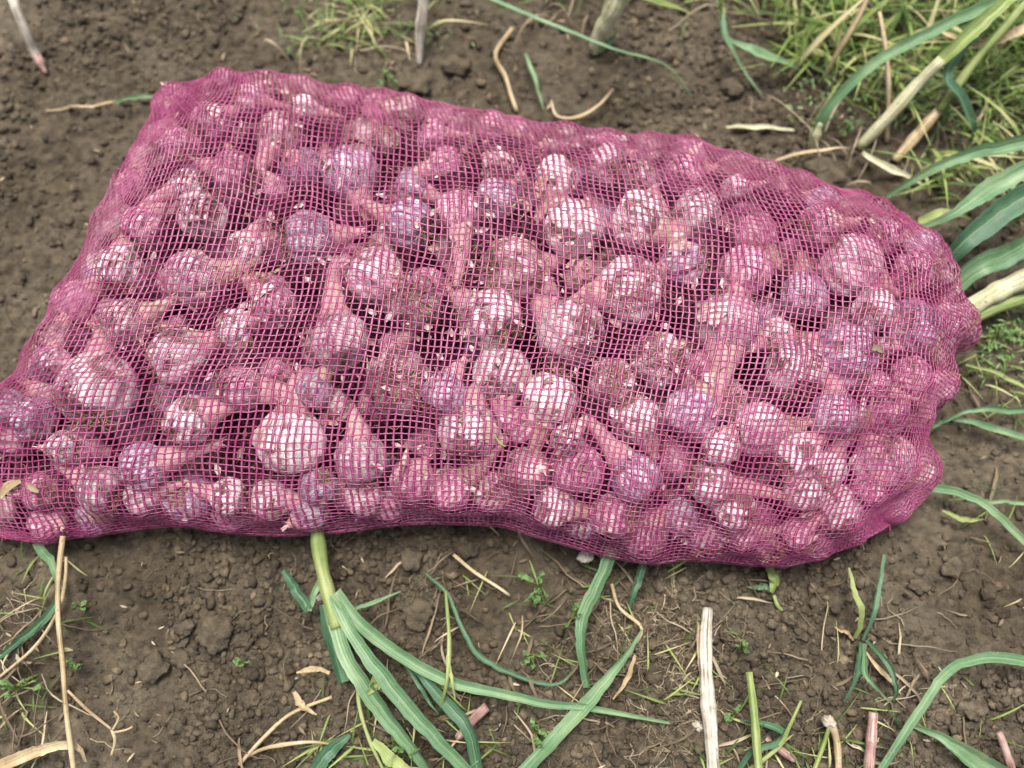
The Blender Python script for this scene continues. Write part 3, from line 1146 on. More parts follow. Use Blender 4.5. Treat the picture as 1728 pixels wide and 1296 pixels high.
# ------------------------------------------------------------------ the net, drawn over the heads
D = np.full(S.shape[:2], -0.5)
for c, r in spheres:
    lim = 0.012
    w = c - S
    dn = np.einsum('ijk,ijk->ij', w, NS)
    perp2 = np.einsum('ijk,ijk->ij', w, w) - dn * dn
    ok = (perp2 < r * r) & (np.abs(dn) < 0.09)
    val = np.where(ok, dn + np.sqrt(np.clip(r * r - perp2, 0, None)), -0.5)
    D = np.maximum(D, np.where(val < lim, val, -0.5))
d = np.maximum(D, 0.0)
iu = np.minimum(np.arange(MU), MU - 1 - np.arange(MU))[:, None]
iv = np.minimum(np.arange(MV), MV - 1 - np.arange(MV))[None, :]
rim = np.clip(1 - np.minimum(iu, iv) / 14.0, 0, 1)
load = 1.6e-5 + 4.0e-5 * rim
floor_d = -0.010 + 0.008 * rim
rend = np.clip((np.arange(MU) - MU + 34) / 34.0, 0, 1)[:, None] + 0.35 * np.clip((np.arange(MV) - MV + 26) / 26.0, 0, 1)[None, :]
load = load + 3e-5 * rend
floor_d = floor_d - 0.001 * rend
for it in range(700):
    nd = d.copy()
    nd[1:-1, 1:-1] = 0.25 * (d[2:, 1:-1] + d[:-2, 1:-1] + d[1:-1, 2:] + d[1:-1, :-2]) - load[1:-1, 1:-1]
    nd[0] = nd[1]
    nd[-1] = nd[-2]
    nd[:, 0] = nd[:, 1]
    nd[:, -1] = nd[:, -2]
    d = np.maximum(np.maximum(nd, D), floor_d)
NET = S + NS * d[..., None]
for it in range(2):
    NET[1:-1, 1:-1] = 0.5 * NET[1:-1, 1:-1] + 0.125 * (NET[2:, 1:-1] + NET[:-2, 1:-1] + NET[1:-1, 2:] + NET[1:-1, :-2])
NN = normals(NET)
if NN[MU // 2, MV // 2, 2] < 0:
    NN = -NN


def threads(SURF, NRM, nu, nv, w_u, w_v, thick, seed, wob=1.0, step=2):
    """woven net: nu cross tapes and nv long threads, each a flat strip with thickness that follows the surface"""
    r = np.random.default_rng(seed)
    Vs, Qs = [], []
    base = 0
    lowA = smooth_noise(nu + 1, nv + 1, 26, 16, seed + 1) * 0.55 + smooth_noise(nu + 1, nv + 1, 9, 6, seed + 4) * 0.7
    lowB = smooth_noise(nu + 1, nv + 1, 26, 16, seed + 2) * 0.55 + smooth_noise(nu + 1, nv + 1, 9, 6, seed + 5) * 1.0
    jA = r.normal(0, 0.055, (nu + 1, nv + 1))
    jB = r.normal(0, 0.055, (nu + 1, nv + 1))
    env_u = np.clip(np.minimum(np.arange(nu + 1), nu - np.arange(nu + 1)) / 5, 0, 1)[:, None]
    env_v = np.clip(np.minimum(np.arange(nv + 1), nv - np.arange(nv + 1)) / 5, 0, 1)[None, :]
    KU = (np.arange(nu + 1)[:, None] + (lowA + jA) * env_u * wob) / nu + np.zeros((nu + 1, nv + 1))
    KV = (np.arange(nv + 1)[None, :] + (lowB + jB) * env_v * wob) / nv + np.zeros((nu + 1, nv + 1))
    # snags, where threads bunch together or are pulled apart
    iu_, iv_ = np.meshgrid(np.arange(nu + 1), np.arange(nv + 1), indexing='ij')
    for k in range(int(60 * wob)):
        cu, cv = r.uniform(6, nu - 6), r.uniform(6, nv - 6)
        R_ = r.uniform(2.5, 7)
        A_ = r.uniform(-0.55, 0.8)
        th_ = r.uniform(0, 3.14)
        du, dv = iu_ - cu, iv_ - cv
        al = du * math.cos(th_) + dv * math.sin(th_)
        ac = -du * math.sin(th_) + dv * math.cos(th_)
        g_ = np.exp(-(al / (R_ * 1.8)) ** 2 - (ac / R_) ** 2) * A_ * np.clip(ac / R_, -1, 1) * 1.6
        KU += g_ * math.sin(th_) / nu * env_u
        KV -= g_ * math.cos(th_) / nv * env_v
    for axis in (0, 1):
        cnt = nu if axis == 0 else nv
        oth = nv if axis == 0 else nu
        wd = w_u if axis == 0 else w_v
        for k in range(cnt + 1):
            ku = KU[k] if axis == 0 else KU[:, k]
            kv = KV[k] if axis == 0 else KV[:, k]
            n = oth * step + 1
            q = np.linspace(0, oth, n)
            uu = np.interp(q, np.arange(oth + 1), ku)
            vv = np.interp(q, np.arange(oth + 1), kv)
            P = bil(SURF, uu, vv)
            Nn = bil(NRM, uu, vv)
            T = np.gradient(P, axis=0)
            T /= np.linalg.norm(T, axis=1)[:, None] + 1e-12
            Sd = np.cross(T, Nn)
            Sd /= np.linalg.norm(Sd, axis=1)[:, None] + 1e-12
            Nn = np.cross(Sd, T)
            # width varies along the tape; over and under at crossings
            wv_ = wd * (1 + 0.22 * np.interp(q, np.linspace(0, oth, 40), r.uniform(-1, 1, 40)) + r.normal(0, 0.07, n))
            if axis == 1:
                wv_ = wv_ * np.where(np.arange(n) % step == 0, 1.25, 0.92)
            ov = thick * 0.55 * (np.cos(np.pi * q + (k % 2) * np.pi)) * (1 if axis == 0 else -1)
            P = P + Nn * ov[:, None]
            tilt = r.normal(0, 0.18, n)
            tilt = np.convolve(tilt, np.ones(5) / 5, 'same')
            Sx = Sd * np.cos(tilt)[:, None] + Nn * np.sin(tilt)[:, None]
            a = P + Sx * wv_[:, None] / 2
            b = P - Sx * wv_[:, None] / 2
            cc = P + Nn * thick / 2
            dd = P - Nn * thick / 2
            V = np.stack([a, cc, b, dd], 1).reshape(-1, 3)
            Vs.append(V)
            i = np.arange(n - 1)[:, None] * 4
            kk = np.arange(4)[None]
            k2 = (kk + 1) % 4
            Q = np.stack([i + kk, i + k2, i + 4 + k2, i + 4 + kk], -1).reshape(-1, 4) + base
            Qs.append(Q)
            base += len(V)
    return np.vstack(Vs), np.vstack(Qs)


NTU = int(LS / 0.0041)
NTV = int(LTT / 0.0038)
print('threads', NTU, NTV)
sack = empty('mesh_sack', (0, 0, 0))
tag(sack, 'magenta pink open weave net sack packed with garlic, lying on the soil', 'sack')
V, Q = threads(NET, NN, NTU, NTV, 0.00155, 0.00088, 0.0004, 5)
net = mk_np('net', V, Q, M_NET, sack, smooth=False)
tag(net, kind='stuff')
# underside, lying on the ground
SB = bil(PL, WU, WV).copy()
fz = (f_s(WU) * f_t(WV)) ** 0.6
SB[..., 2] = SB[..., 2] * (1 - fz) + (0.004) * fz
OFF = np.zeros_like(S)
dif = NET - S
OFF[0], OFF[-1], OFF[:, 0], OFF[:, -1] = dif[0], dif[-1], dif[:, 0], dif[:, -1]
for it in range(150):
    OFF[1:-1, 1:-1] = 0.25 * (OFF[2:, 1:-1] + OFF[:-2, 1:-1] + OFF[1:-1, 2:] + OFF[1:-1, :-2])
SB = SB + OFF
NB = -normals(SB)
V, Q = threads(SB, NB, NTU * 2 // 3, NTV * 2 // 3, 0.0014, 0.0010, 0.0004, 9, 0.6, 1)
und = mk_np('net_underside', V, Q, M_NET, sack, smooth=False)
tag(und, kind='stuff')

# ------------------------------------------------------------------ plants and litter round the sack
M_OF = {'leaf': M_LEAF, 'dark': M_LEAFD, 'yel': M_LEAFY, 'stalk': M_STALK, 'white': M_WHITE, 'pink': M_PINKST, 'straw': M_STRAW}


def lift(pts, z_extra=0.004):
    """picture points (px, py, z above soil) to world points"""
    out = []
    for p in pts:
        z = p[2] if len(p) > 2 else z_extra
        q = at(p[0], p[1], z)
        g = ground_z(q[0], q[1])
        q = at(p[0], p[1], max(z, g * 0.6 + z))
        out.append(q)
    return out


def blade(pts, wpx, mat, parent, name='leaf', taper=(0.8, 1.0, 0.15), fold=0.3, roll=None, n=None, origin=(0, 0, 0)):
    P = np.array(lift(pts))
    n = n or max(16, 7 * len(P))
    P = catmull(P, n)
    dep = (P - CAM) @ FW
    t = np.linspace(0, 1, n)
    wv_ = 0.78 * wpx * dep / FPX * np.interp(t, [0, 0.45, 1], taper)
    r_ = np.random.default_rng(int(pts[0][0] * 7 + pts[0][1]) & 65535)
    wv_ *= 1 + 0.07 * np.sin(np.linspace(0, 9, n) + pts[0][0]) + r_.normal(0, 0.03, n)
    P[:, 2] += 0.0012 * np.sin(np.linspace(0, 14, n) + pts[0][0]) * np.sin(np.pi * t)
    P[:, :2] += np.cumsum(r_.normal(0, 0.00035, (n, 2)), axis=0) * np.sin(np.pi * t)[:, None]
    mb = MB()
    mb.ribbon(P, wv_, fold * random.uniform(1.1, 2.2), random.uniform(-0.35, 0.35) if roll is None else roll, 8, random.uniform(-0.7, 0.7))
    if taper[-1] >= 0.5 or random.random() < 0.35:
        mb.U = [(a, math.floor(b) + (b - math.floor(b)) * 0.85) for a, b in mb.U]
    return mb.build(name, M_OF[mat], parent, origin)


def stalk(pts, wpx, mat, parent, name='stalk', taper=(1, 1, 0.8), origin=(0, 0, 0), lumpy=0.06, sides=9):
    P = np.array(lift(pts))
    n = max(12, 4 * len(P))
    P = catmull(P, n)
    dep = (P - CAM) @ FW
    t = np.linspace(0, 1, n)
    R = wpx / 2 * dep / FPX * np.interp(t, [0, 0.5, 1], taper)
    R *= 1 + lumpy * np.sin(np.linspace(0, 17, n) + pts[0][1]) + np.random.default_rng(int(pts[0][0]) & 1023).normal(0, lumpy * 0.6, n)
    mb = MB()
    mb.tube(P, R, sides)
    return mb.build(name, M_OF[mat], parent, origin)


def plant(name, label, cat, pieces, group=None):
    """pieces: (kind 'b' blade or 's' stalk, part name, mat, width px, points, taper)"""
    o = at(pieces[0][4][0][0], pieces[0][4][0][1], 0)
    root = empty(name, o)
    tag(root, label, cat, group)
    for pc in pieces:
        k, pn, mat, w, pts = pc[:5]
        tp = pc[5] if len(pc) > 5 else None
        if k == 'b':
            blade(pts, w, mat, root, pn, tp or (0.8, 1.0, 0.15), origin=o)
        else:
            stalk(pts, w, mat, root, pn, tp or (1, 1, 0.8), origin=o)
    return root


# garlic top in front of the sack
plant('garlic_plant', 'blue green garlic plant with long strap leaves spreading below the sack', 'garlic plant', [
    ('s', 'stalk', 'yel', 24, [(534, 890, .03), (542, 950, .028), (556, 1010, .026), (570, 1060, .03)], (1, 1, 1)),
    ('b', 'leaf', 'leaf', 26, [(566, 1000, .032), (620, 1062, .03), (740, 1132, .026), (900, 1174, .022), (1010, 1192, .018), (1130, 1220, .008)], (1, .95, .2)),
    ('b', 'leaf', 'leaf', 34, [(562, 1005, .03), (605, 1085, .036), (680, 1180, .034), (745, 1250, .028), (810, 1320, .02)], (.7, 1, .8)),
    ('b', 'leaf', 'leaf', 42, [(568, 1050, .03), (590, 1110, .03), (650, 1190, .026), (700, 1260, .02), (730, 1310, .016)], (.8, 1, .7)),
    ('b', 'leaf', 'dark', 40, [(545, 1020, .02), (560, 1090, .02), (578, 1152, .012)], (.5, 1, .6)),
    ('b', 'leaf', 'dark', 24, [(522, 1030, .022), (502, 1000, .02), (478, 962, .014)], (.7, 1, .5)),
    ('b', 'leaf', 'leaf', 16, [(545, 940, .026), (532, 990, .022), (520, 1030, .022)], (.6, 1, .8)),
    ('b', 'leaf', 'dark', 30, [(690, 1120, .02), (745, 1172, .018), (795, 1228, .014), (808, 1320, .01)], (.3, 1, .8)),
    ('b', 'leaf', 'dark', 13, [(680, 1110, .012), (710, 1160, .01), (740, 1205, .008)], (.5, 1, .2)),
    ('b', 'leaf', 'leaf', 10, [(580, 1035, .02), (630, 1015, .016), (676, 998, .01)], (.8, 1, .3)),
])
plant('fallen_leaf', 'wide green strap leaf coming straight out from under the sack', 'leaf', [
    ('b', 'leaf', 'leaf', 30, [(1034, 925, .028), (1015, 985, .026), (990, 1050, .022), (984, 1105, .016), (992, 1160, .01)], (1, .9, .6)),
])
plant('fallen_leaf', 'long pale green leaf crossing the other strap leaf at bottom centre', 'leaf', [
    ('b', 'leaf', 'leaf', 32, [(1084, 1062, .016), (1050, 1115, .018), (1000, 1170, .02), (950, 1232, .02), (880, 1310, .016)], (.12, .9, 1)),
])
plant('fallen_leaf', 'short dark green leaf tip right of the wide strap leaf', 'leaf', [
    ('b', 'leaf', 'dark', 17, [(1086, 945, .02), (1074, 985, .016), (1058, 1030, .008)], (1, 1, .3)),
])
plant('wild_grass', 'thin dark green blade curving like a hook on the soil', 'grass blade', [
    ('b', 'leaf', 'dark', 12, [(718, 968, .006), (755, 1005, .012), (778, 1062, .014), (812, 1112, .012), (870, 1146, .01), (935, 1156, .01), (975, 1126, .008)], (.4, 1, .4)),
])
plant('wild_grass', 'thin yellow green upright stalk pair crossing the long strap leaf', 'grass blade', [
    ('s', 'stalk', 'yel', 8, [(752, 998, .02), (758, 1080, .03), (754, 1150, .03), (742, 1200, .01)], (.6, 1, .6)),
    ('b', 'leaf', 'yel', 9, [(757, 1070, .028), (762, 1130, .034), (768, 1180, .03)], (.6, 1, .3)),
])
plant('cut_stem', 'short pink and white cut garlic stem lying by the strap leaves', 'stem', [
    ('s', 'stalk', 'pink', 17, [(772, 1245, .008), (798, 1215, .012), (822, 1192, .014)], (.7, 1, 1)),
])
# the left side
plant('dry_stalk', 'long thin straw stalk running down the lower left with side branches', 'dry stalk', [
    ('s', 'stem', 'straw', 9, [(106, 905, .04), (99, 970, .04), (98, 1040, .04), (106, 1120, .035), (112, 1200, .03), (126, 1310, .02)], (1, 1, 1)),
    ('s', 'branch', 'straw', 6, [(112, 940, .04), (110, 980, .04), (98, 1030, .036), (60, 1090, .02), (-10, 1150, .01)]),
    ('s', 'branch', 'straw', 5, [(114, 1165, .032), (150, 1200, .026), (190, 1232, .016)]),
    ('s', 'twig', 'straw', 4, [(190, 1232, .016), (200, 1212, .02), (192, 1200, .022)]),
    ('s', 'twig', 'straw', 5, [(188, 1230, .016), (194, 1250, .016), (188, 1275, .012)]),
    ('s', 'twig', 'straw', 4, [(192, 1236, .016), (212, 1232, .02), (224, 1226, .02)]),
])
plant('fallen_leaf', 'dark green blade lying behind the straw stalk at lower left', 'leaf', [
    ('b', 'leaf', 'dark', 20, [(106, 995, .014), (85, 1035, .014), (50, 1072, .01), (-10, 1115, .004)], (.5, 1, .5)),
])
plant('fallen_leaf', 'short blue green leaf poking out at the sack neck', 'leaf', [
    ('b', 'leaf', 'leaf', 18, [(62, 915, .02), (84, 955, .018), (104, 1000, .012)], (1, 1, .3)),
])
plant('dry_leaf', 'cream dry curled leaf at the bottom left corner', 'dry leaf', [
    ('b', 'leaf', 'straw', 26, [(-12, 1300, .008), (50, 1272, .012), (110, 1256, .018), (138, 1262, .018), (146, 1286, .010)], (1, 1, .4)),
])
plant('dry_leaf', 'small cream dry leaf flake left of the garlic plant', 'dry leaf', [
    ('b', 'leaf', 'straw', 17, [(496, 1168, .01), (512, 1188, .014), (534, 1206, .01)], (.4, 1, .2)),
])
plant('dry_leaf', 'pinkish dry leaf flake close to the dark broad leaf', 'dry leaf', [
    ('b', 'leaf', 'straw', 13, [(500, 1135, .01), (530, 1134, .012), (556, 1136, .01)], (.3, 1, .5)),
])
plant('dry_stalk', 'bent dry straw below the left middle of the sack', 'dry stalk', [
    ('s', 'stem', 'straw', 7, [(404, 1290, .006), (440, 1250, .008), (490, 1205, .01), (560, 1176, .01)]),
])
plant('dry_stalk', 'pale winding root at the bottom left of centre', 'dry stalk', [
    ('s', 'stem', 'straw', 8, [(408, 1282, .005), (450, 1262, .008), (520, 1252, .008), (560, 1256, .004)], (.5, 1, .4)),
])
plant('weed_stalk', 'yellowish weed stalk with a lime leaf at the bottom', 'weed', [
    ('s', 'stem', 'yel', 7, [(604, 1140, .02), (606, 1190, .022), (622, 1245, .02), (652, 1310, .014)]),
    ('b', 'leaf', 'yel', 26, [(638, 1128, .03), (630, 1150, .03), (616, 1172, .026)], (.1, 1, .1)),
    ('b', 'leaf', 'yel', 30, [(630, 1250, .02), (660, 1275, .024), (690, 1300, .02)], (.4, 1, .5)),
])
plant('wild_grass', 'dark green leaf in the bottom edge left of the yellow weed', 'leaf', [
    ('b', 'leaf', 'dark', 32, [(590, 1240, .014), (562, 1268, .014), (520, 1320, .01)], (.3, 1, 1)),
])
# right of centre, bottom
plant('bleached_stalk', 'thick white bleached garlic stalk lying at the bottom right of centre', 'dry stalk', [
    ('s', 'stalk', 'white', 27, [(1194, 1028, .006), (1190, 1080, .010), (1192, 1150, .012), (1198, 1220, .012), (1200, 1250, .011), (1206, 1320, .012)], (.7, 1, .8)),
    ('b', 'sheath', 'straw', 16, [(1178, 1050, .008), (1180, 1100, .012), (1184, 1170, .010)], (.3, 1, .2)),
])
plant('dry_stalk', 'orange tan dry strip beside the crossing pale leaf', 'dry stalk', [
    ('b', 'leaf', 'straw', 11, [(1072, 1106, .012), (1054, 1145, .012), (1034, 1180, .006)], (.6, 1, .3)),
])
plant('dry_stalk', 'thin brown stick on the soil under the middle of the sack', 'dry stalk', [
    ('s', 'stem', 'straw', 6, [(765, 936, .01), (800, 965, .01), (842, 992, .01), (860, 1005, .006)]),
])
plant('dry_stalk', 'thin kinked brown root hanging down right of the strap leaf', 'dry stalk', [
    ('s', 'stem', 'straw', 6, [(1032, 985, .012), (1045, 1025, .012), (1082, 1058, .014), (1075, 1085, .012)]),
])
plant('stubble_stem', 'straight pale green stubble stem standing bottom right', 'stem', [
    ('s', 'stalk', 'yel', 15, [(1264, 1134, .03), (1272, 1200, .03), (1282, 1320, .03)], (.8, 1, 1)),
])
plant('stubble_stem', 'thin slanting green stem right of the straight stubble stem', 'stem', [
    ('s', 'stalk', 'yel', 8, [(1352, 1182, .024), (1330, 1230, .02), (1312, 1262, .016), (1250, 1310, .01)], (.6, 1, 1)),
])
plant('stubble_stem', 'brownish pink stubble stem at the bottom edge', 'stem', [
    ('s', 'stalk', 'pink', 18, [(1474, 1202, .026), (1470, 1250, .02), (1464, 1320, .01)], (.9, 1, 1)),
])
plant('stubble_stem', 'tan fuzzy topped stem at the bottom edge left of the pink one', 'stem', [
    ('s', 'stalk', 'straw', 13, [(1398, 1212, .02), (1412, 1250, .014), (1416, 1320, .008)], (1.2, .9, 1)),
    ('s', 'stalk', 'yel', 8, [(1400, 1225, .018), (1388, 1262, .014), (1370, 1310, .008)], (.8, 1, 1)),
])
plant('stubble_stem', 'purple red stem tip in the bottom right corner', 'stem', [
    ('s', 'stalk', 'pink', 15, [(1686, 1236, .03), (1698, 1270, .022), (1714, 1320, .01)], (.7, 1, 1.1)),
])
plant('stubble_stem', 'dull purple short stem between green leaves at the bottom', 'stem', [
    ('s', 'stalk', 'pink', 14, [(1292, 1246, .01), (1312, 1262, .012), (1340, 1282, .008)], (.5, 1, .8)),
])
plant('fallen_leaf', 'long blue green leaf arching into the bottom right corner', 'leaf', [
    ('b', 'leaf', 'leaf', 24, [(1760, 1122, .03), (1690, 1112, .032), (1630, 1120, .034), (1592, 1142, .036), (1560, 1195, .034), (1480, 1310, .026)], (1, .85, .6)),
])
plant('fallen_leaf', 'broad green leaf low in the bottom right corner', 'leaf', [
    ('b', 'leaf', 'leaf', 44, [(1542, 1226, .01), (1590, 1244, .02), (1650, 1280, .02), (1730, 1320, .012)], (.15, 1, 1)),
])
plant('fallen_leaf', 'green leaf between the stubble stems at the bottom', 'leaf', [
    ('b', 'leaf', 'dark', 22, [(1250, 1215, .01), (1290, 1222, .018), (1318, 1240, .018), (1262, 1262, .016), (1232, 1310, .01)], (.2, 1, .7)),
])
plant('grass_tuft', 'small green grass tuft with tan blade, right of the bleached stalk', 'grass tuft', [
    ('b', 'leaf', 'yel', 18, [(1440, 1076, .008), (1456, 1040, .022), (1450, 1000, .026), (1432, 958, .016)], (.6, 1, .3)),
    ('b', 'leaf', 'dark', 13, [(1456, 1080, .008), (1476, 1030, .02), (1482, 980, .022), (1490, 935, .016)], (.5, 1, .7)),
    ('b', 'leaf', 'dark', 12, [(1452, 1084, .008), (1446, 1140, .018), (1424, 1184, .012)], (.6, 1, .3)),
    ('b', 'leaf', 'leaf', 12, [(1456, 1086, .008), (1470, 1140, .02), (1504, 1186, .01)], (.6, 1, .3)),
    ('b', 'leaf', 'dark', 12, [(1462, 1080, .008), (1496, 1120, .022), (1510, 1160, .022), (1508, 1182, .014)], (.6, 1, .5)),
    ('b', 'leaf', 'straw', 9, [(1440, 1080, .006), (1425, 1066, .01), (1408, 1058, .008)], (.6, 1, .3)),
    ('b', 'leaf', 'straw', 12, [(1462, 1100, .008), (1480, 1130, .014), (1520, 1172, .006)], (.3, 1, .2)),
])
plant('seedling', 'small bright green seedling under the lower right sack edge', 'seedling', [
    ('b', 'leaf', 'yel', 22, [(1296, 955, .012), (1308, 975, .02), (1302, 1000, .014)], (.6, 1, .4)),
    ('b', 'leaf', 'leaf', 16, [(1300, 995, .01), (1280, 985, .012), (1262, 990, .008)], (.4, 1, .2)),
    ('s', 'stem', 'yel', 7, [(1306, 1005, .008), (1312, 1022, .008), (1320, 1030, .006)]),
])
# right of the sack
plant('fallen_leaf', 'green leaf stem leaving the lower right end of the sack', 'leaf', [
    ('b', 'leaf', 'leaf', 18, [(1565, 822, .024), (1630, 836, .026), (1680, 872, .024), (1750, 935, .014)], (1, 1, .8)),
    ('b', 'leaf', 'leaf', 9, [(1640, 846, .02), (1690, 846, .016), (1750, 850, .012)], (.8, 1, .8)),
])
plant('fallen_leaf', 'pair of thin curved green blades right of the sack end', 'leaf', [
    ('b', 'leaf', 'leaf', 14, [(1592, 712, .02), (1635, 692, .026), (1690, 686, .026), (1750, 694, .02)], (.5, 1, 1)),
    ('b', 'leaf', 'leaf', 15, [(1600, 706, .02), (1650, 716, .022), (1750, 742, .016)], (.5, 1, 1)),
    ('b', 'leaf', 'leaf', 9, [(1602, 706, .02), (1575, 722, .016), (1558, 745, .01)], (.8, 1, .5)),
])
plant('wild_grass', 'faint thin green blade just right of the pointed sack tip', 'grass blade', [
    ('b', 'leaf', 'yel', 9, [(1630, 615, .01), (1680, 632, .014), (1750, 668, .01)], (.5, 1, .7)),
])
plant('seedling', 'small curled green leaf under the leaf stem on the right', 'seedling', [
    ('b', 'leaf', 'yel', 13, [(1590, 862, .01), (1615, 872, .014), (1660, 876, .01)], (.4, 1, .2)),
])
# upper right garlic leaves
plant('garlic_plant', 'large garlic plant with broad blue green leaves right of the sack', 'garlic plant', [
    ('s', 'stalk', 'stalk', 34, [(1625, 528, .02), (1665, 502, .03), (1705, 482, .036), (1770, 455, .05)], (.9, 1, 1)),
    ('s', 'stalk', 'yel', 24, [(1630, 545, .02), (1690, 515, .026), (1770, 490, .03)], (.6, 1, 1)),
    ('b', 'leaf', 'leaf', 48, [(1600, 490, .03), (1650, 450, .045), (1700, 420, .05), (1780, 380, .06)], (.9, 1, 1)),
    ('b', 'leaf', 'dark', 56, [(1590, 448, .03), (1630, 405, .045), (1680, 365, .055), (1780, 300, .07)], (.5, 1, 1)),
    ('b', 'leaf', 'leaf', 40, [(1555, 385, .03), (1610, 360, .05), (1680, 315, .06), (1780, 262, .07)], (.3, 1, 1)),
    ('b', 'leaf', 'yel', 28, [(1550, 375, .02), (1595, 362, .03), (1640, 372, .03)], (.6, 1, .2)),
    ('b', 'leaf', 'dark', 28, [(1612, 470, .02), (1650, 462, .03), (1770, 418, .03)], (.6, 1, .8)),
])
plant('fallen_leaf', 'long green leaf sloping above the right end of the sack', 'leaf', [
    ('b', 'leaf', 'leaf', 28, [(1496, 332, .012), (1550, 298, .03), (1620, 266, .045), (1780, 225, .06)], (.3, 1, 1.1)),
])
plant('garlic_plant', 'arched blue green garlic leaf with pale foot, upper right', 'garlic plant', [
    ('s', 'stalk', 'stalk', 20, [(1370, 250, .002), (1376, 228, .012), (1386, 205, .022)], (.9, 1, .8)),
    ('b', 'leaf', 'leaf', 26, [(1374, 236, .01), (1390, 195, .03), (1440, 140, .055), (1520, 85, .075), (1600, 45, .085), (1740, -20, .09)], (.9, .9, 1.3)),
])
plant('garlic_plant', 'yellow stalked garlic plant left of the arched pair, upper right', 'garlic plant', [
    ('s', 'stalk', 'stalk', 22, [(1448, 250, .004), (1500, 196, .03), (1545, 145, .05), (1590, 100, .07)], (.8, 1, .8)),
    ('b', 'leaf', 'yel', 30, [(1570, 122, .06), (1625, 70, .08), (1690, 10, .09), (1730, -30, .09)], (.8, 1, .9)),
])
plant('garlic_plant', 'thin green stalk rising from a brown papery foot, upper right', 'garlic plant', [
    ('s', 'stalk', 'straw', 20, [(1510, 272, .004), (1550, 225, .02), (1590, 180, .035)], (.8, 1, .8)),
    ('s', 'stalk', 'yel', 16, [(1586, 186, .035), (1640, 110, .06), (1700, 40, .08), (1750, -20, .09)], (1, 1, .9)),
])
plant('garlic_plant', 'dark teal bent leaf between the yellow stalks, upper right', 'garlic plant', [
    ('b', 'leaf', 'dark', 24, [(1632, 250, .004), (1640, 215, .03), (1618, 165, .05), (1600, 120, .06), (1680, 20, .07)], (1, 1, .8)),
])
plant('dry_leaf', 'peach coloured dry leaf hanging at the upper right edge', 'dry leaf', [
    ('b', 'leaf', 'straw', 24, [(1590, 55, .06), (1640, 75, .06), (1690, 66, .06), (1770, 30, .06)], (.3, 1, 1)),
])
plant('dry_leaf', 'pale dry leaf bent over the soil above the sack end', 'dry leaf', [
    ('b', 'leaf', 'straw', 13, [(1292, 276, .006), (1350, 262, .012), (1420, 252, .012), (1460, 262, .012)], (.4, 1, .6)),
    ('b', 'leaf', 'stalk', 16, [(1455, 258, .012), (1500, 286, .014), (1560, 312, .008)], (.6, 1, .3)),
])
plant('dry_leaf', 'grey green dry blade flat on the soil above the sack', 'dry leaf', [
    ('b', 'leaf', 'stalk', 12, [(1225, 215, .004), (1270, 214, .006), (1340, 220, .004)], (.4, 1, .3)),
])
plant('dry_stalk', 'thin pale dry stalk standing at the top right', 'dry stalk', [
    ('s', 'stem', 'straw', 10, [(1385, 140, .004), (1410, 95, .03), (1440, 45, .05), (1470, -15, .07)], (.7, 1, .9)),
])
plant('dry_stalk', 'thin brown vertical stem among the grass, upper right', 'dry stalk', [
    ('s', 'stem', 'straw', 8, [(1496, 240, .004), (1500, 150, .03), (1494, 80, .05), (1484, 20, .06)]),
])
# top edge
plant('wild_grass', 'green blade arching over bare soil at top centre right', 'grass blade', [
    ('b', 'leaf', 'leaf', 18, [(800, -12, .05), (870, 15, .05), (960, 52, .045), (1060, 88, .04), (1128, 112, .03), (1168, 165, .008)], (.6, .8, .5)),
])
plant('wild_grass', 'short green blade pointing down at top centre', 'grass blade', [
    ('b', 'leaf', 'leaf', 14, [(886, 90, .01), (900, 130, .014), (916, 184, .006)], (.5, 1, .3)),
])
plant('wild_grass', 'green blades with a wide leaf at the top, left of the grass', 'grass tuft', [
    ('b', 'leaf', 'leaf', 26, [(1222, 62, .02), (1260, 84, .03), (1310, 102, .024), (1350, 118, .01)], (.3, 1, .1)),
    ('b', 'leaf', 'leaf', 15, [(1212, 0, .03), (1220, 55, .03), (1240, 100, .02), (1285, 160, .006)], (.8, 1, .2)),
    ('b', 'leaf', 'yel', 14, [(1214, 60, .01), (1214, 20, .04), (1220, -20, .06)], (.8, 1, .4)),
])
plant('wild_grass', 'lime green blade cut by the top edge above the sack', 'grass blade', [
    ('b', 'leaf', 'yel', 22, [(1020, -20, .06), (1090, -2, .06), (1130, 8, .05), (1168, 24, .03)], (.6, 1, .1)),
])
plant('bleached_stalk', 'white bleached stalk hanging in at the top left of centre', 'dry stalk', [
    ('s', 'stalk', 'white', 18, [(708, 112, .002), (708, 70, .02), (713, 20, .035), (716, -25, .05)], (.5, 1, 1.1)),
])
plant('garlic_plant', 'thick pale garlic stalk foot at the top, right of centre', 'garlic plant', [
    ('s', 'stalk', 'stalk', 32, [(1002, 85, .002), (1014, 55, .02), (1032, 20, .04), (1050, -25, .06)], (.7, 1, 1.2)),
    ('b', 'leaf', 'leaf', 14, [(1000, 90, .004), (1022, 75, .01), (1045, 50, .014)], (.6, 1, .2)),
])
plant('garlic_stub', 'white garlic stalk with pink foot at the top left corner', 'stem', [
    ('s', 'stalk', 'white', 17, [(12, -30, .05), (34, 30, .035), (56, 85, .012), (64, 100, .006)], (1, 1, 1)),
    ('s', 'foot', 'pink', 18, [(58, 86, .010), (68, 106, .006), (78, 124, .001)], (.9, .9, .3)),
])
plant('dry_stalk', 'wavy orange brown root on the soil at top centre', 'dry stalk', [
    ('s', 'stem', 'straw', 8, [(864, 48, .006), (836, 92, .008), (852, 128, .008), (862, 160, .008), (872, 188, .004)]),
])
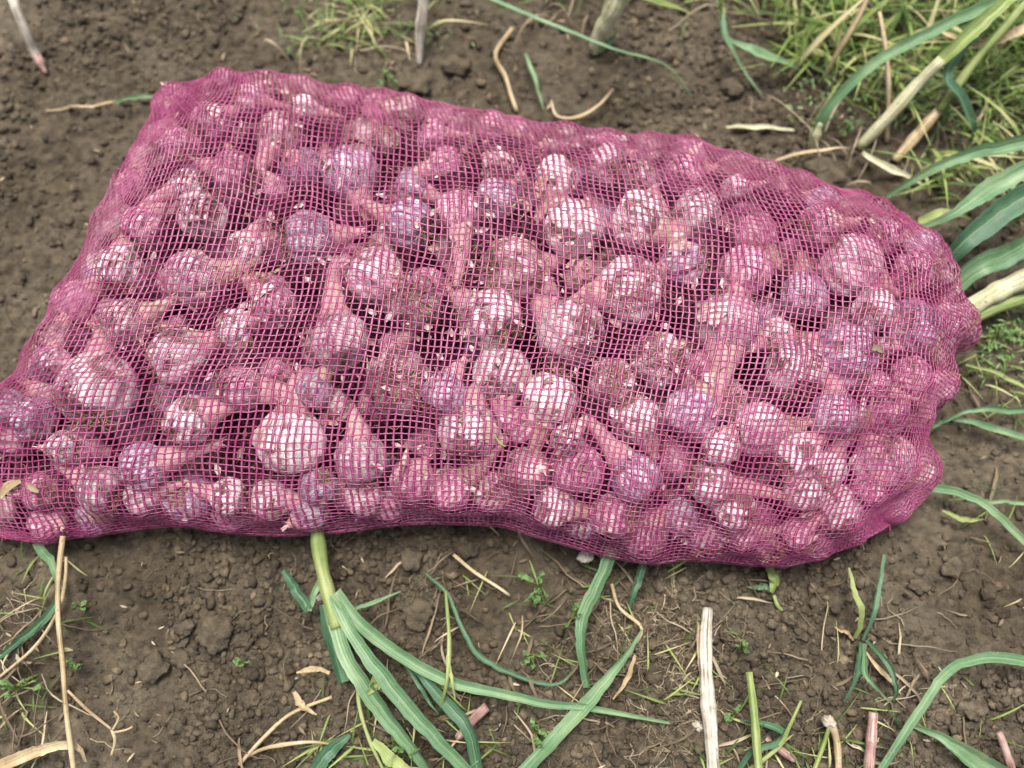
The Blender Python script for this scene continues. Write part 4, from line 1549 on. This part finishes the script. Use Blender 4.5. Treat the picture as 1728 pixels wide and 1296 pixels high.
plant('wild_grass', 'thin faded blade left of the upper left sack corner', 'grass blade', [
    ('b', 'leaf', 'leaf', 9, [(262, 162, .016), (230, 166, .014), (190, 174, .012)], (1, .9, .6)),
    ('b', 'leaf', 'straw', 6, [(195, 172, .012), (140, 180, .008), (70, 188, .004)], (1, .9, .4)),
])
plant('dry_stalk', 'curved dry root in an arc on the soil above the sack', 'dry stalk', [
    ('s', 'stem', 'straw', 7, [(930, 170, .004), (940, 196, .006), (975, 198, .006), (1010, 178, .006), (1035, 150, .004)], (.5, 1, .4)),
])

# small leafy weeds
def weed(label, px, py, spread, n, seed, stemmed=True):
    r = random.Random(seed)
    o = at(px, py, 0)
    root = empty('leafy_weed', o)
    tag(root, label, 'weed')
    for k in range(n):
        a = r.uniform(0, 6.28) if n > 3 else 6.28 * k / n
        L = spread * r.uniform(0.35, 1.15)
        ex_, ey_ = px + math.cos(a) * L, py - math.sin(a) * L * 0.8
        z = r.uniform(.010, .024)
        mid = (px + (ex_ - px) * 0.45, py + (ey_ - py) * 0.45, z)
        stalk([(px, py, .004), mid], 3.2, 'yel', root, 'stem', origin=o, sides=5)
        ob = blade([mid, (px + (ex_ - px) * .75, py + (ey_ - py) * .75, z + .003), (ex_, ey_, z - .002)], r.uniform(6, 15), 'yel', root, 'leaf', (0.3, 1, 0.12), origin=o)
        ob.data.materials[0] = M_WEED


weed('leafy green weed rosette below the sack, left of the strap leaf', 912, 990, 42, 9, 3)
weed('tiny weed with two toned leaves near the hooked blade', 900, 1105, 30, 6, 5)
weed('pale leafy weed beside the hooked blade, under the sack', 965, 1045, 32, 5, 8)
weed('tiny green seedling on bare soil at left of centre', 412, 1118, 18, 4, 9)
weed('small fresh weed right of the straw stalk', 134, 1022, 16, 4, 10)
weed('low creeping weed at the lower left edge', 35, 1160, 40, 8, 11)
weed('small green weed low by the straw stalk', 120, 1130, 26, 5, 14)
weed('leafy weed under the pale stalk right of the sack tip', 1680, 570, 45, 9, 12)
weed('small leafy weed half way along the bottom edge', 902, 1235, 34, 7, 13)
weed('tiny weed left of the bleached stalk near its top', 1250, 1085, 22, 4, 15)
weed('sparse leafy weed at the bottom among the strap leaves', 690, 1262, 30, 6, 17)
weed('light green weed at the bottom by the bleached stalk', 1240, 1205, 26, 5, 18)
weed('green weed between the broad leaves at right', 1640, 400, 36, 5, 19)
weed('weed with rounded leaves just above the sack at upper left of centre', 650, 135, 26, 5, 20)
weed('small weed with pointed leaves above the right shoulder of the sack', 1428, 222, 18, 4, 21)

# pale puffs and flakes
def pebble(name, label, cat, px, py, rpx, mat, seed, z=0.006, squash=0.7):
    r = np.random.default_rng(seed)
    c = at(px, py, z)
    c[2] = max(z, ground_z(c[0], c[1]) + rpx * 0.0002)
    R = rpx * 0.00045
    V, F = [], []
    n, m = 22, 13
    w = r.uniform(0, 6.28, 6)
    for j in range(m + 1):
        a = -math.pi / 2 + math.pi * j / m
        for i in range(n):
            th = 2 * math.pi * i / n
            q = 1 + .10 * math.sin(4 * th + 3 * a + w[3]) + .08 * math.sin(7 * th - 5 * a + w[4]) + .13 * math.sin(2 * th + w[0]) + .09 * math.sin(3 * th + 4 * a + w[1]) + .07 * math.sin(5 * th - 3 * a + w[2]) + .05 * r.normal()
            if j in (0, m):
                q = 1
            V.append((R * q * math.cos(a) * math.cos(th), R * q * math.cos(a) * math.sin(th) * .85, R * squash * q * math.sin(a)))
    for j in range(m):
        for i in range(n):
            i2 = (i + 1) % n
            F.append((j * n + i, j * n + i2, (j + 1) * n + i2, (j + 1) * n + i))
    o = mk(name, V, F, mat)
    o.location = tuple(map(float, c))
    tag(o, label, cat)
    return o


pebble('pebble', 'round white pebble beside the bleached stalk', 'pebble', 1178, 1226, 9, M_WHITE, 1, 0.008, 1)
pebble('pebble', 'cream flake touching the sack bottom edge right of centre', 'flake', 988, 940, 12, M_WHITE, 2, 0.01, .5)
pebble('pebble', 'pale stone near the orange dry strip at bottom', 'pebble', 1068, 1172, 13, M_CLOD, 3, 0.004, .5)
pebble('pebble', 'tiny white pebble by the garlic plant foot', 'pebble', 540, 1008, 6, M_WHITE, 4)
pebble('pebble', 'pale seed head on top of the tan stem at bottom right', 'seed head', 1398, 1218, 10, M_WHITE, 6, .024, 1)
for i, (x, y, r_, lab) in enumerate([
        (366, 1068, 30, 'flat edged soil clod, biggest below the left part of the sack'),
        (258, 1128, 24, 'wide cracked soil clod left of the smaller round one'),
        (305, 1112, 16, 'round soil clod right of the cracked one'),
        (316, 1060, 14, 'small soil clod left of the biggest clod'),
        (408, 1080, 15, 'soil clod just right of the biggest clod'),
        (705, 1036, 26, 'brown soil clod left of the thin upright stalk'),
        (694, 944, 20, 'rough soil clod right under the sack edge'),
        (788, 928, 16, 'soil clod in the sack shadow at centre'),
        (1625, 1195, 20, 'grey soil clod inside the arching leaf bottom right'),
        (40, 978, 16, 'dark soil clod near the roots at left'),
        (770, 120, 26, 'smooth soil clod above the sack at top centre'),
        (700, 150, 30, 'cracked soil clod above the sack bulge'),
        (1235, 150, 22, 'brown soil clod left of the upper right grass'),
        (1390, 300, 36, 'big brown soil clod above the sack shoulder'),
        (425, 1180, 15, 'loose soil clod in the bare patch, lower left'),
        (1600, 960, 18, 'grey soil clod right of the sack, below the leaf stem'),
        (1660, 1000, 14, 'small grey soil clod near the right edge'),
        (1545, 990, 15, 'soil clod below the lower right end of the sack')]):
    pebble('soil_clod', lab, 'soil clod', x, y, r_, M_CLOD, 50 + i, 0.0005, 0.42)

# straw bits and flakes on the net
def on_net(px, py, off=0.0012):
    x, y, dp = proj(NET.reshape(-1, 3))
    i = int(np.argmin((x - px) ** 2 + (y - py) ** 2))
    return NET.reshape(-1, 3)[i] + NN.reshape(-1, 3)[i] * off


def bit(name, label, pts, wpx, mat, off=0.0015, shape='b'):
    P = catmull(np.array([on_net(*p, off) for p in pts]), 8)
    mb = MB()
    dp = (P - CAM) @ FW
    wv_ = wpx * dp / FPX * np.interp(np.linspace(0, 1, 8), [0, .5, 1], [.4, 1, .3])
    if shape == 'b':
        mb.ribbon(P, wv_, 0.5)
    else:
        mb.tube(P, wv_ / 2, 5)
    o = mb.build(name, mat, None, P[0])
    o.location = tuple(map(float, P[0]))
    tag(o, label, 'dry flake')


bit('dry_flake', 'cream dry leaf flake stuck on the net at the sack neck', [(4, 838), (20, 822), (38, 812)], 20, M_STRAW)
bit('dry_flake', 'brown crumb of leaf on the net near the cream flake', [(50, 818), (60, 824), (66, 828)], 12, M_LITTER)
bit('dry_flake', 'thin green straw on the net over the gleaming white head', [(836, 736), (845, 746), (854, 754)], 4, M_LEAFY, shape='s')
bit('dry_flake', 'straw bit at the bottom edge of the sack, right', [(1302, 916), (1314, 930), (1330, 946)], 12, M_STRAW, -0.003, 's')
bit('dry_flake', 'long straw lying across the silver white head', [(228, 566), (262, 552), (300, 548), (345, 562)], 7, M_STRAW, -0.002, 's')
bit('dry_flake', 'tan curled straw under the net near the tan stem', [(385, 470), (415, 455), (450, 462), (480, 440)], 9, M_STRAW, -0.003)
bit('dry_flake', 'green thread of leaf at the left edge inside the net', [(232, 395), (222, 420), (210, 445), (206, 470)], 6, M_LEAFD, -0.003)
bit('dry_flake', 'yellow green straw beside the matted roots under the net', [(618, 590), (616, 640), (612, 690)], 4, M_LEAFY, -0.002, 's')
bit('dry_flake', 'upright white stem under the net beside the violet head', [(1458, 668), (1459, 700), (1456, 730)], 15, M_WHITE, -0.003, 's')
bit('dry_flake', 'orange brown stem behind the upright white stem', [(1482, 672), (1474, 705), (1470, 740)], 10, M_STRAW, -0.005, 's')
bit('dry_flake', 'white slanting stem piece on the near slope at centre left', [(690, 755), (680, 790), (674, 820)], 13, M_STEM_PINK, -0.003, 's')
bit('dry_flake', 'tan leaf scrap below the ragged head in the upper middle', [(905, 330), (915, 305), (928, 290)], 20, M_STRAW, -0.003)
bit('dry_flake', 'curl of dry root in the upper middle of the sack', [(862, 350), (880, 335), (895, 350), (876, 368)], 7, M_STRAW, -0.002, 's')
bit('dry_flake', 'rust coloured stem under the net at the lower right', [(1385, 800), (1398, 820), (1405, 836)], 10, M_STRAW, -0.002, 's')
bit('dry_flake', 'small flake on the net over the grey violet head', [(1470, 592), (1478, 588), (1486, 596)], 14, M_LITTER, 0.001)

# torn skins and root fibres lying between the heads and the net
mb = MB()
mf = MB()
for k in range(1000):
    a_, b_ = random.randint(10, MU - 11), random.randint(8, MV - 9)
    if random.random() < .45:
        a_ = min(max(int(random.gauss(random.choice([.42, .5, .6, .3]), .06) * MU), 10), MU - 11)
        b_ = min(max(int(random.gauss(.52, .16) * MV), 8), MV - 9)
    n_ = NN[a_, b_]
    p = NET[a_, b_] - n_ * random.uniform(.0018, .006)
    ta = image_dir(n_, random.uniform(0, 360))
    if k % 2:
        L = random.uniform(.003, .010)
        mb.ribbon([p, p + ta * L * .5 - n_ * .0008, p + ta * L], [L * .25, L * random.uniform(.3, .7), L * .12], random.uniform(.2, .9), random.uniform(-.6, .6), 3)
    else:
        P = [p]
        for i in range(5):
            ta = ta + np.cross(n_, ta) * random.uniform(-.8, .8)
            ta /= np.linalg.norm(ta)
            P.append(P[-1] + ta * random.uniform(.001, .0035) - n_ * random.uniform(0, .0004))
        mf.tube(P, np.linspace(.0004, .0002, 6), 3, cap=False)
fl = mb.build('skin_scraps', M_FLAKE, None)
tag(fl, 'torn papery garlic skins caught under the net', kind='stuff')
fb = mf.build('root_scraps', M_ROOT, None)
tag(fb, 'loose root fibres caught under the net', kind='stuff')

# ------------------------------------------------------------------ stuff: crumbs, litter, grass
V, F = [], []
ico = []
t_ = (1 + 5 ** .5) / 2
icov = np.array([(-1, t_, 0), (1, t_, 0), (-1, -t_, 0), (1, -t_, 0), (0, -1, t_), (0, 1, t_), (0, -1, -t_), (0, 1, -t_),
                 (t_, 0, -1), (t_, 0, 1), (-t_, 0, -1), (-t_, 0, 1)]) / 1.9
icof = np.array([(0, 11, 5), (0, 5, 1), (0, 1, 7), (0, 7, 10), (0, 10, 11), (1, 5, 9), (5, 11, 4), (11, 10, 2), (10, 7, 6), (7, 1, 8),
                 (3, 9, 4), (3, 4, 2), (3, 2, 6), (3, 6, 8), (3, 8, 9), (4, 9, 5), (2, 4, 11), (6, 2, 10), (8, 6, 7), (9, 8, 1)])
Vc, Fc = [], []
nb = 0
foot = bil(PL, WU, WV)[::6, ::6, :2].reshape(-1, 2)
kept = 0
while kept < 27000:
    px, py = rng.uniform(-90, 1818), rng.uniform(-130, 1390)
    p = at(px, py, 0)
    x, y = p[0], p[1]
    if not (GX0 + .01 < x < GX1 - .01 and GY0 + .01 < y < GY1 - .01):
        continue
    if 230 < py < 860 and 60 < px < 1560 and rng.random() < 0.97:
        if np.min((foot[:, 0] - x) ** 2 + (foot[:, 1] - y) ** 2) < 0.0002:
            continue
    r = 0.0008 + 0.0034 * rng.random() ** 3.2
    if dens[int((x - GX0) / dx), int((y - GY0) / dy)] < 0.05 and rng.random() < 0.80:
        continue
    q = icov * (r * rng.uniform(0.55, 1.35, (12, 1))) * rng.uniform(0.55, 1.4, (1, 3)) * np.array([1.05, 1.05, 0.75])
    Vc.append(q + np.array([x, y, ground_z(x, y) + r * 0.22]))
    Fc.append(icof + nb)
    nb += 12
    kept += 1
cr = mk_np('soil_crumbs', np.vstack(Vc), np.vstack(Fc), M_CLOD, smooth=True)
tag(cr, 'loose crumbs of earth scattered over the soil', kind='stuff')

mb = MB()
zones = [((1090, 1080), 100, 380), ((1130, 1200), 90, 200), ((20, 1030), 60, 30), ((700, 960), 120, 40), ((960, 1250), 120, 50),
         ((1420, 1000), 160, 25), ((900, 60), 160, 30), ((1300, 220), 150, 25), ((200, 1230), 60, 14),
         ((1600, 300), 120, 40), ((600, 100), 120, 40), ((1350, 1230), 140, 60), ((864, 650), 1000, 160)]
for (zx, zy), sp, cnt in zones:
    for k in range(cnt):
        px, py = random.gauss(zx, sp * .6), random.gauss(zy, sp * .45)
        p = at(px, py, 0)
        a = random.uniform(0, 6.28)
        P = []
        x, y = p[0], p[1]
        L = random.uniform(.006, .034) / 6
        for i in range(7):
            if not (GX0 < x < GX1 and GY0 < y < GY1):
                break
            P.append((x, y, ground_z(x, y) + random.uniform(.0005, .004)))
            a += random.gauss(0, .45)
            x += math.cos(a) * L
            y += math.sin(a) * L
        if len(P) > 3:
            mb.tube(P, np.linspace(random.uniform(.00022, .0006), .00015, len(P)), 3, cap=False)
for k in range(520):
    p = at(random.uniform(-40, 1768), random.uniform(-40, 1340), 0)
    z = ground_z(p[0], p[1]) + random.uniform(.0012, .004)
    a = random.uniform(0, 6.28)
    L = random.uniform(.002, .0075)
    d_ = np.array([math.cos(a), math.sin(a), random.uniform(-.25, .25)]) * L
    q = np.array([p[0], p[1], z])
    mb.ribbon([q, q + d_ * .5 + np.array([0, 0, .0006]), q + d_], [.0005, L * random.uniform(.15, .4), .0004], .4, random.uniform(-.5, .5), 2)
# longer broken straws and fine runners tangled low over the soil
for (cx_, cy_, sx_, sy_, cnt, l0, l1) in [(1580, 120, 150, 110, 70, .03, .11), (1500, 290, 110, 40, 16, .02, .05), (1330, 1180, 190, 70, 60, .02, .06),
                                          (1000, 1030, 230, 45, 50, .02, .05), (700, 1180, 200, 60, 36, .02, .05), (600, 50, 110, 50, 16, .02, .06),
                                          (1000, 40, 160, 40, 12, .02, .06), (40, 1120, 50, 90, 34, .02, .06), (1660, 760, 60, 110, 10, .02, .05)]:
    for k in range(cnt):
        p = at(random.gauss(cx_, sx_), random.gauss(cy_, sy_), 0)
        a = random.uniform(0, 6.28)
        L = random.uniform(l0, l1) / 8
        x, y = p[0], p[1]
        lift_ = random.uniform(.001, .012 if cy_ > 200 else .03)
        P = []
        for i in range(9):
            P.append((x, y, ground_z(x, y) * .5 + .002 + lift_ * math.sin(math.pi * i / 8)))
            a += random.gauss(0, .14)
            x += math.cos(a) * L
            y += math.sin(a) * L
        if random.random() < .5:
            mb.ribbon(P, np.interp(np.linspace(0, 1, 9), [0, .3, 1], [.0008, random.uniform(.0012, .003), .0005]), .6, random.uniform(-.8, .8), 2, random.uniform(-2, 2))
        else:
            mb.tube(P, np.linspace(random.uniform(.0004, .0010), .0003, 9), 4, cap=False)
li = mb.build('dry_root_litter', M_LITTER, None)
tag(li, 'fine dry roots and straw fibres strewn on the soil', kind='stuff')

mb = MB()


def tuft(px, py, n, L0, L1, w, lean=0.6):
    b = at(px, py, 0)
    for k in range(n):
        x, y = b[0] + random.gauss(0, .008), b[1] + random.gauss(0, .008)
        a = random.uniform(0, 6.28)
        L = random.uniform(L0, L1)
        h = random.uniform(.35, .95)
        P = []
        g = ground_z(x, y)
        for i in range(6):
            t = i / 5
            out = L * lean * t ** 1.5
            P.append((x + math.cos(a) * out, y + math.sin(a) * out, g + L * h * (t - .45 * t * t * lean) + .001))
        ww = random.uniform(.5, 1.2) * w
        mb.ribbon(P, np.interp(np.linspace(0, 1, 6), [0, .4, 1], [.6 * ww, ww, .1 * ww]), .3, random.uniform(-.6, .6), 2)


for k in range(190):
    px = random.uniform(1330, 1850)
    py = random.uniform(-180, 190)
    if px < 1420 and py > 120:
        continue
    tuft(px, py, random.randint(7, 12), .022, .07, .0022)
for k in range(40):
    tuft(random.uniform(1560, 1800), random.uniform(190, 360), 4, .015, .035, .0022)
for k in range(34):
    tuft(random.gauss(600, 60), random.uniform(-60, 95), 5, .015, .04, .0020, 1.0)
for k in range(26):
    tuft(random.uniform(700, 1200), random.uniform(-120, 10), 5, .015, .04, .0022, 1.0)
for k in range(16):
    tuft(random.uniform(1180, 1330), random.uniform(-120, 60), 5, .015, .04, .0022, 1.0)
for k in range(22):
    tuft(random.uniform(1640, 1800), random.uniform(520, 640), 4, .008, .02, .0022, 1.0)
for k in range(22):
    tuft(random.uniform(1180, 1400), random.uniform(1240, 1400), 3, .012, .03, .0020, 1.0)
for k in range(14):
    tuft(random.uniform(540, 720), random.uniform(1240, 1380), 4, .012, .03, .0020, 1.0)
for k in range(190):
    tuft(random.uniform(1330, 1850), random.uniform(-180, 130), 3, .06, .13, .0042, random.uniform(.5, .9))
for k in range(26):
    tuft(random.uniform(1520, 1800), random.uniform(130, 330), 3, .04, .09, .0032, .9)
for k in range(30):
    tuft(random.uniform(480, 760), random.uniform(-130, 40), 3, .04, .08, .0026, .9)
for k in range(34):
    tuft(random.uniform(820, 1330), random.uniform(-170, -20), 3, .04, .09, .0032, .9)
for k in range(90):
    x_, y_ = random.choice([(20, 1180), (640, 1240), (960, 1130), (1290, 1240), (1420, 1260), (1650, 640), (1680, 900), (80, 1000), (900, 1010), (1080, 1000), (1180, 1120), (1560, 1230), (760, 1270)])
    tuft(random.gauss(x_, 50), random.gauss(y_, 35), 2, .012, .035, .0016, 1.0)
gs = mb.build('grass', M_GRASS, None)
tag(gs, 'yellow green grass and small weeds growing round the plot edge', kind='stuff')
# tiny rounded weed leaves among the grass
mb = MB()
for k in range(1700):
    u = random.random()
    if u < .8:
        px, py = random.uniform(1320, 1850), random.uniform(-180, 230)
    elif u < .9:
        px, py = random.gauss(600, 80), random.uniform(-60, 100)
    else:
        px, py = random.uniform(1640, 1800), random.uniform(520, 650)
    b = at(px, py, 0)
    z = ground_z(b[0], b[1]) + random.uniform(.002, .022)
    a = random.uniform(0, 6.28)
    L = random.uniform(.002, .006)
    d_ = np.array([math.cos(a), math.sin(a), random.uniform(-.4, .6)]) * L
    p = np.array([b[0], b[1], z])
    mb.ribbon([p, p + d_ * .5, p + d_], [.0008, L * .38, .0005], .3, random.uniform(-.5, .5), 2)
wl = mb.build('ground_cover', M_WEED, None)
tag(wl, 'tiny leaved weed cover under the grass', kind='stuff')
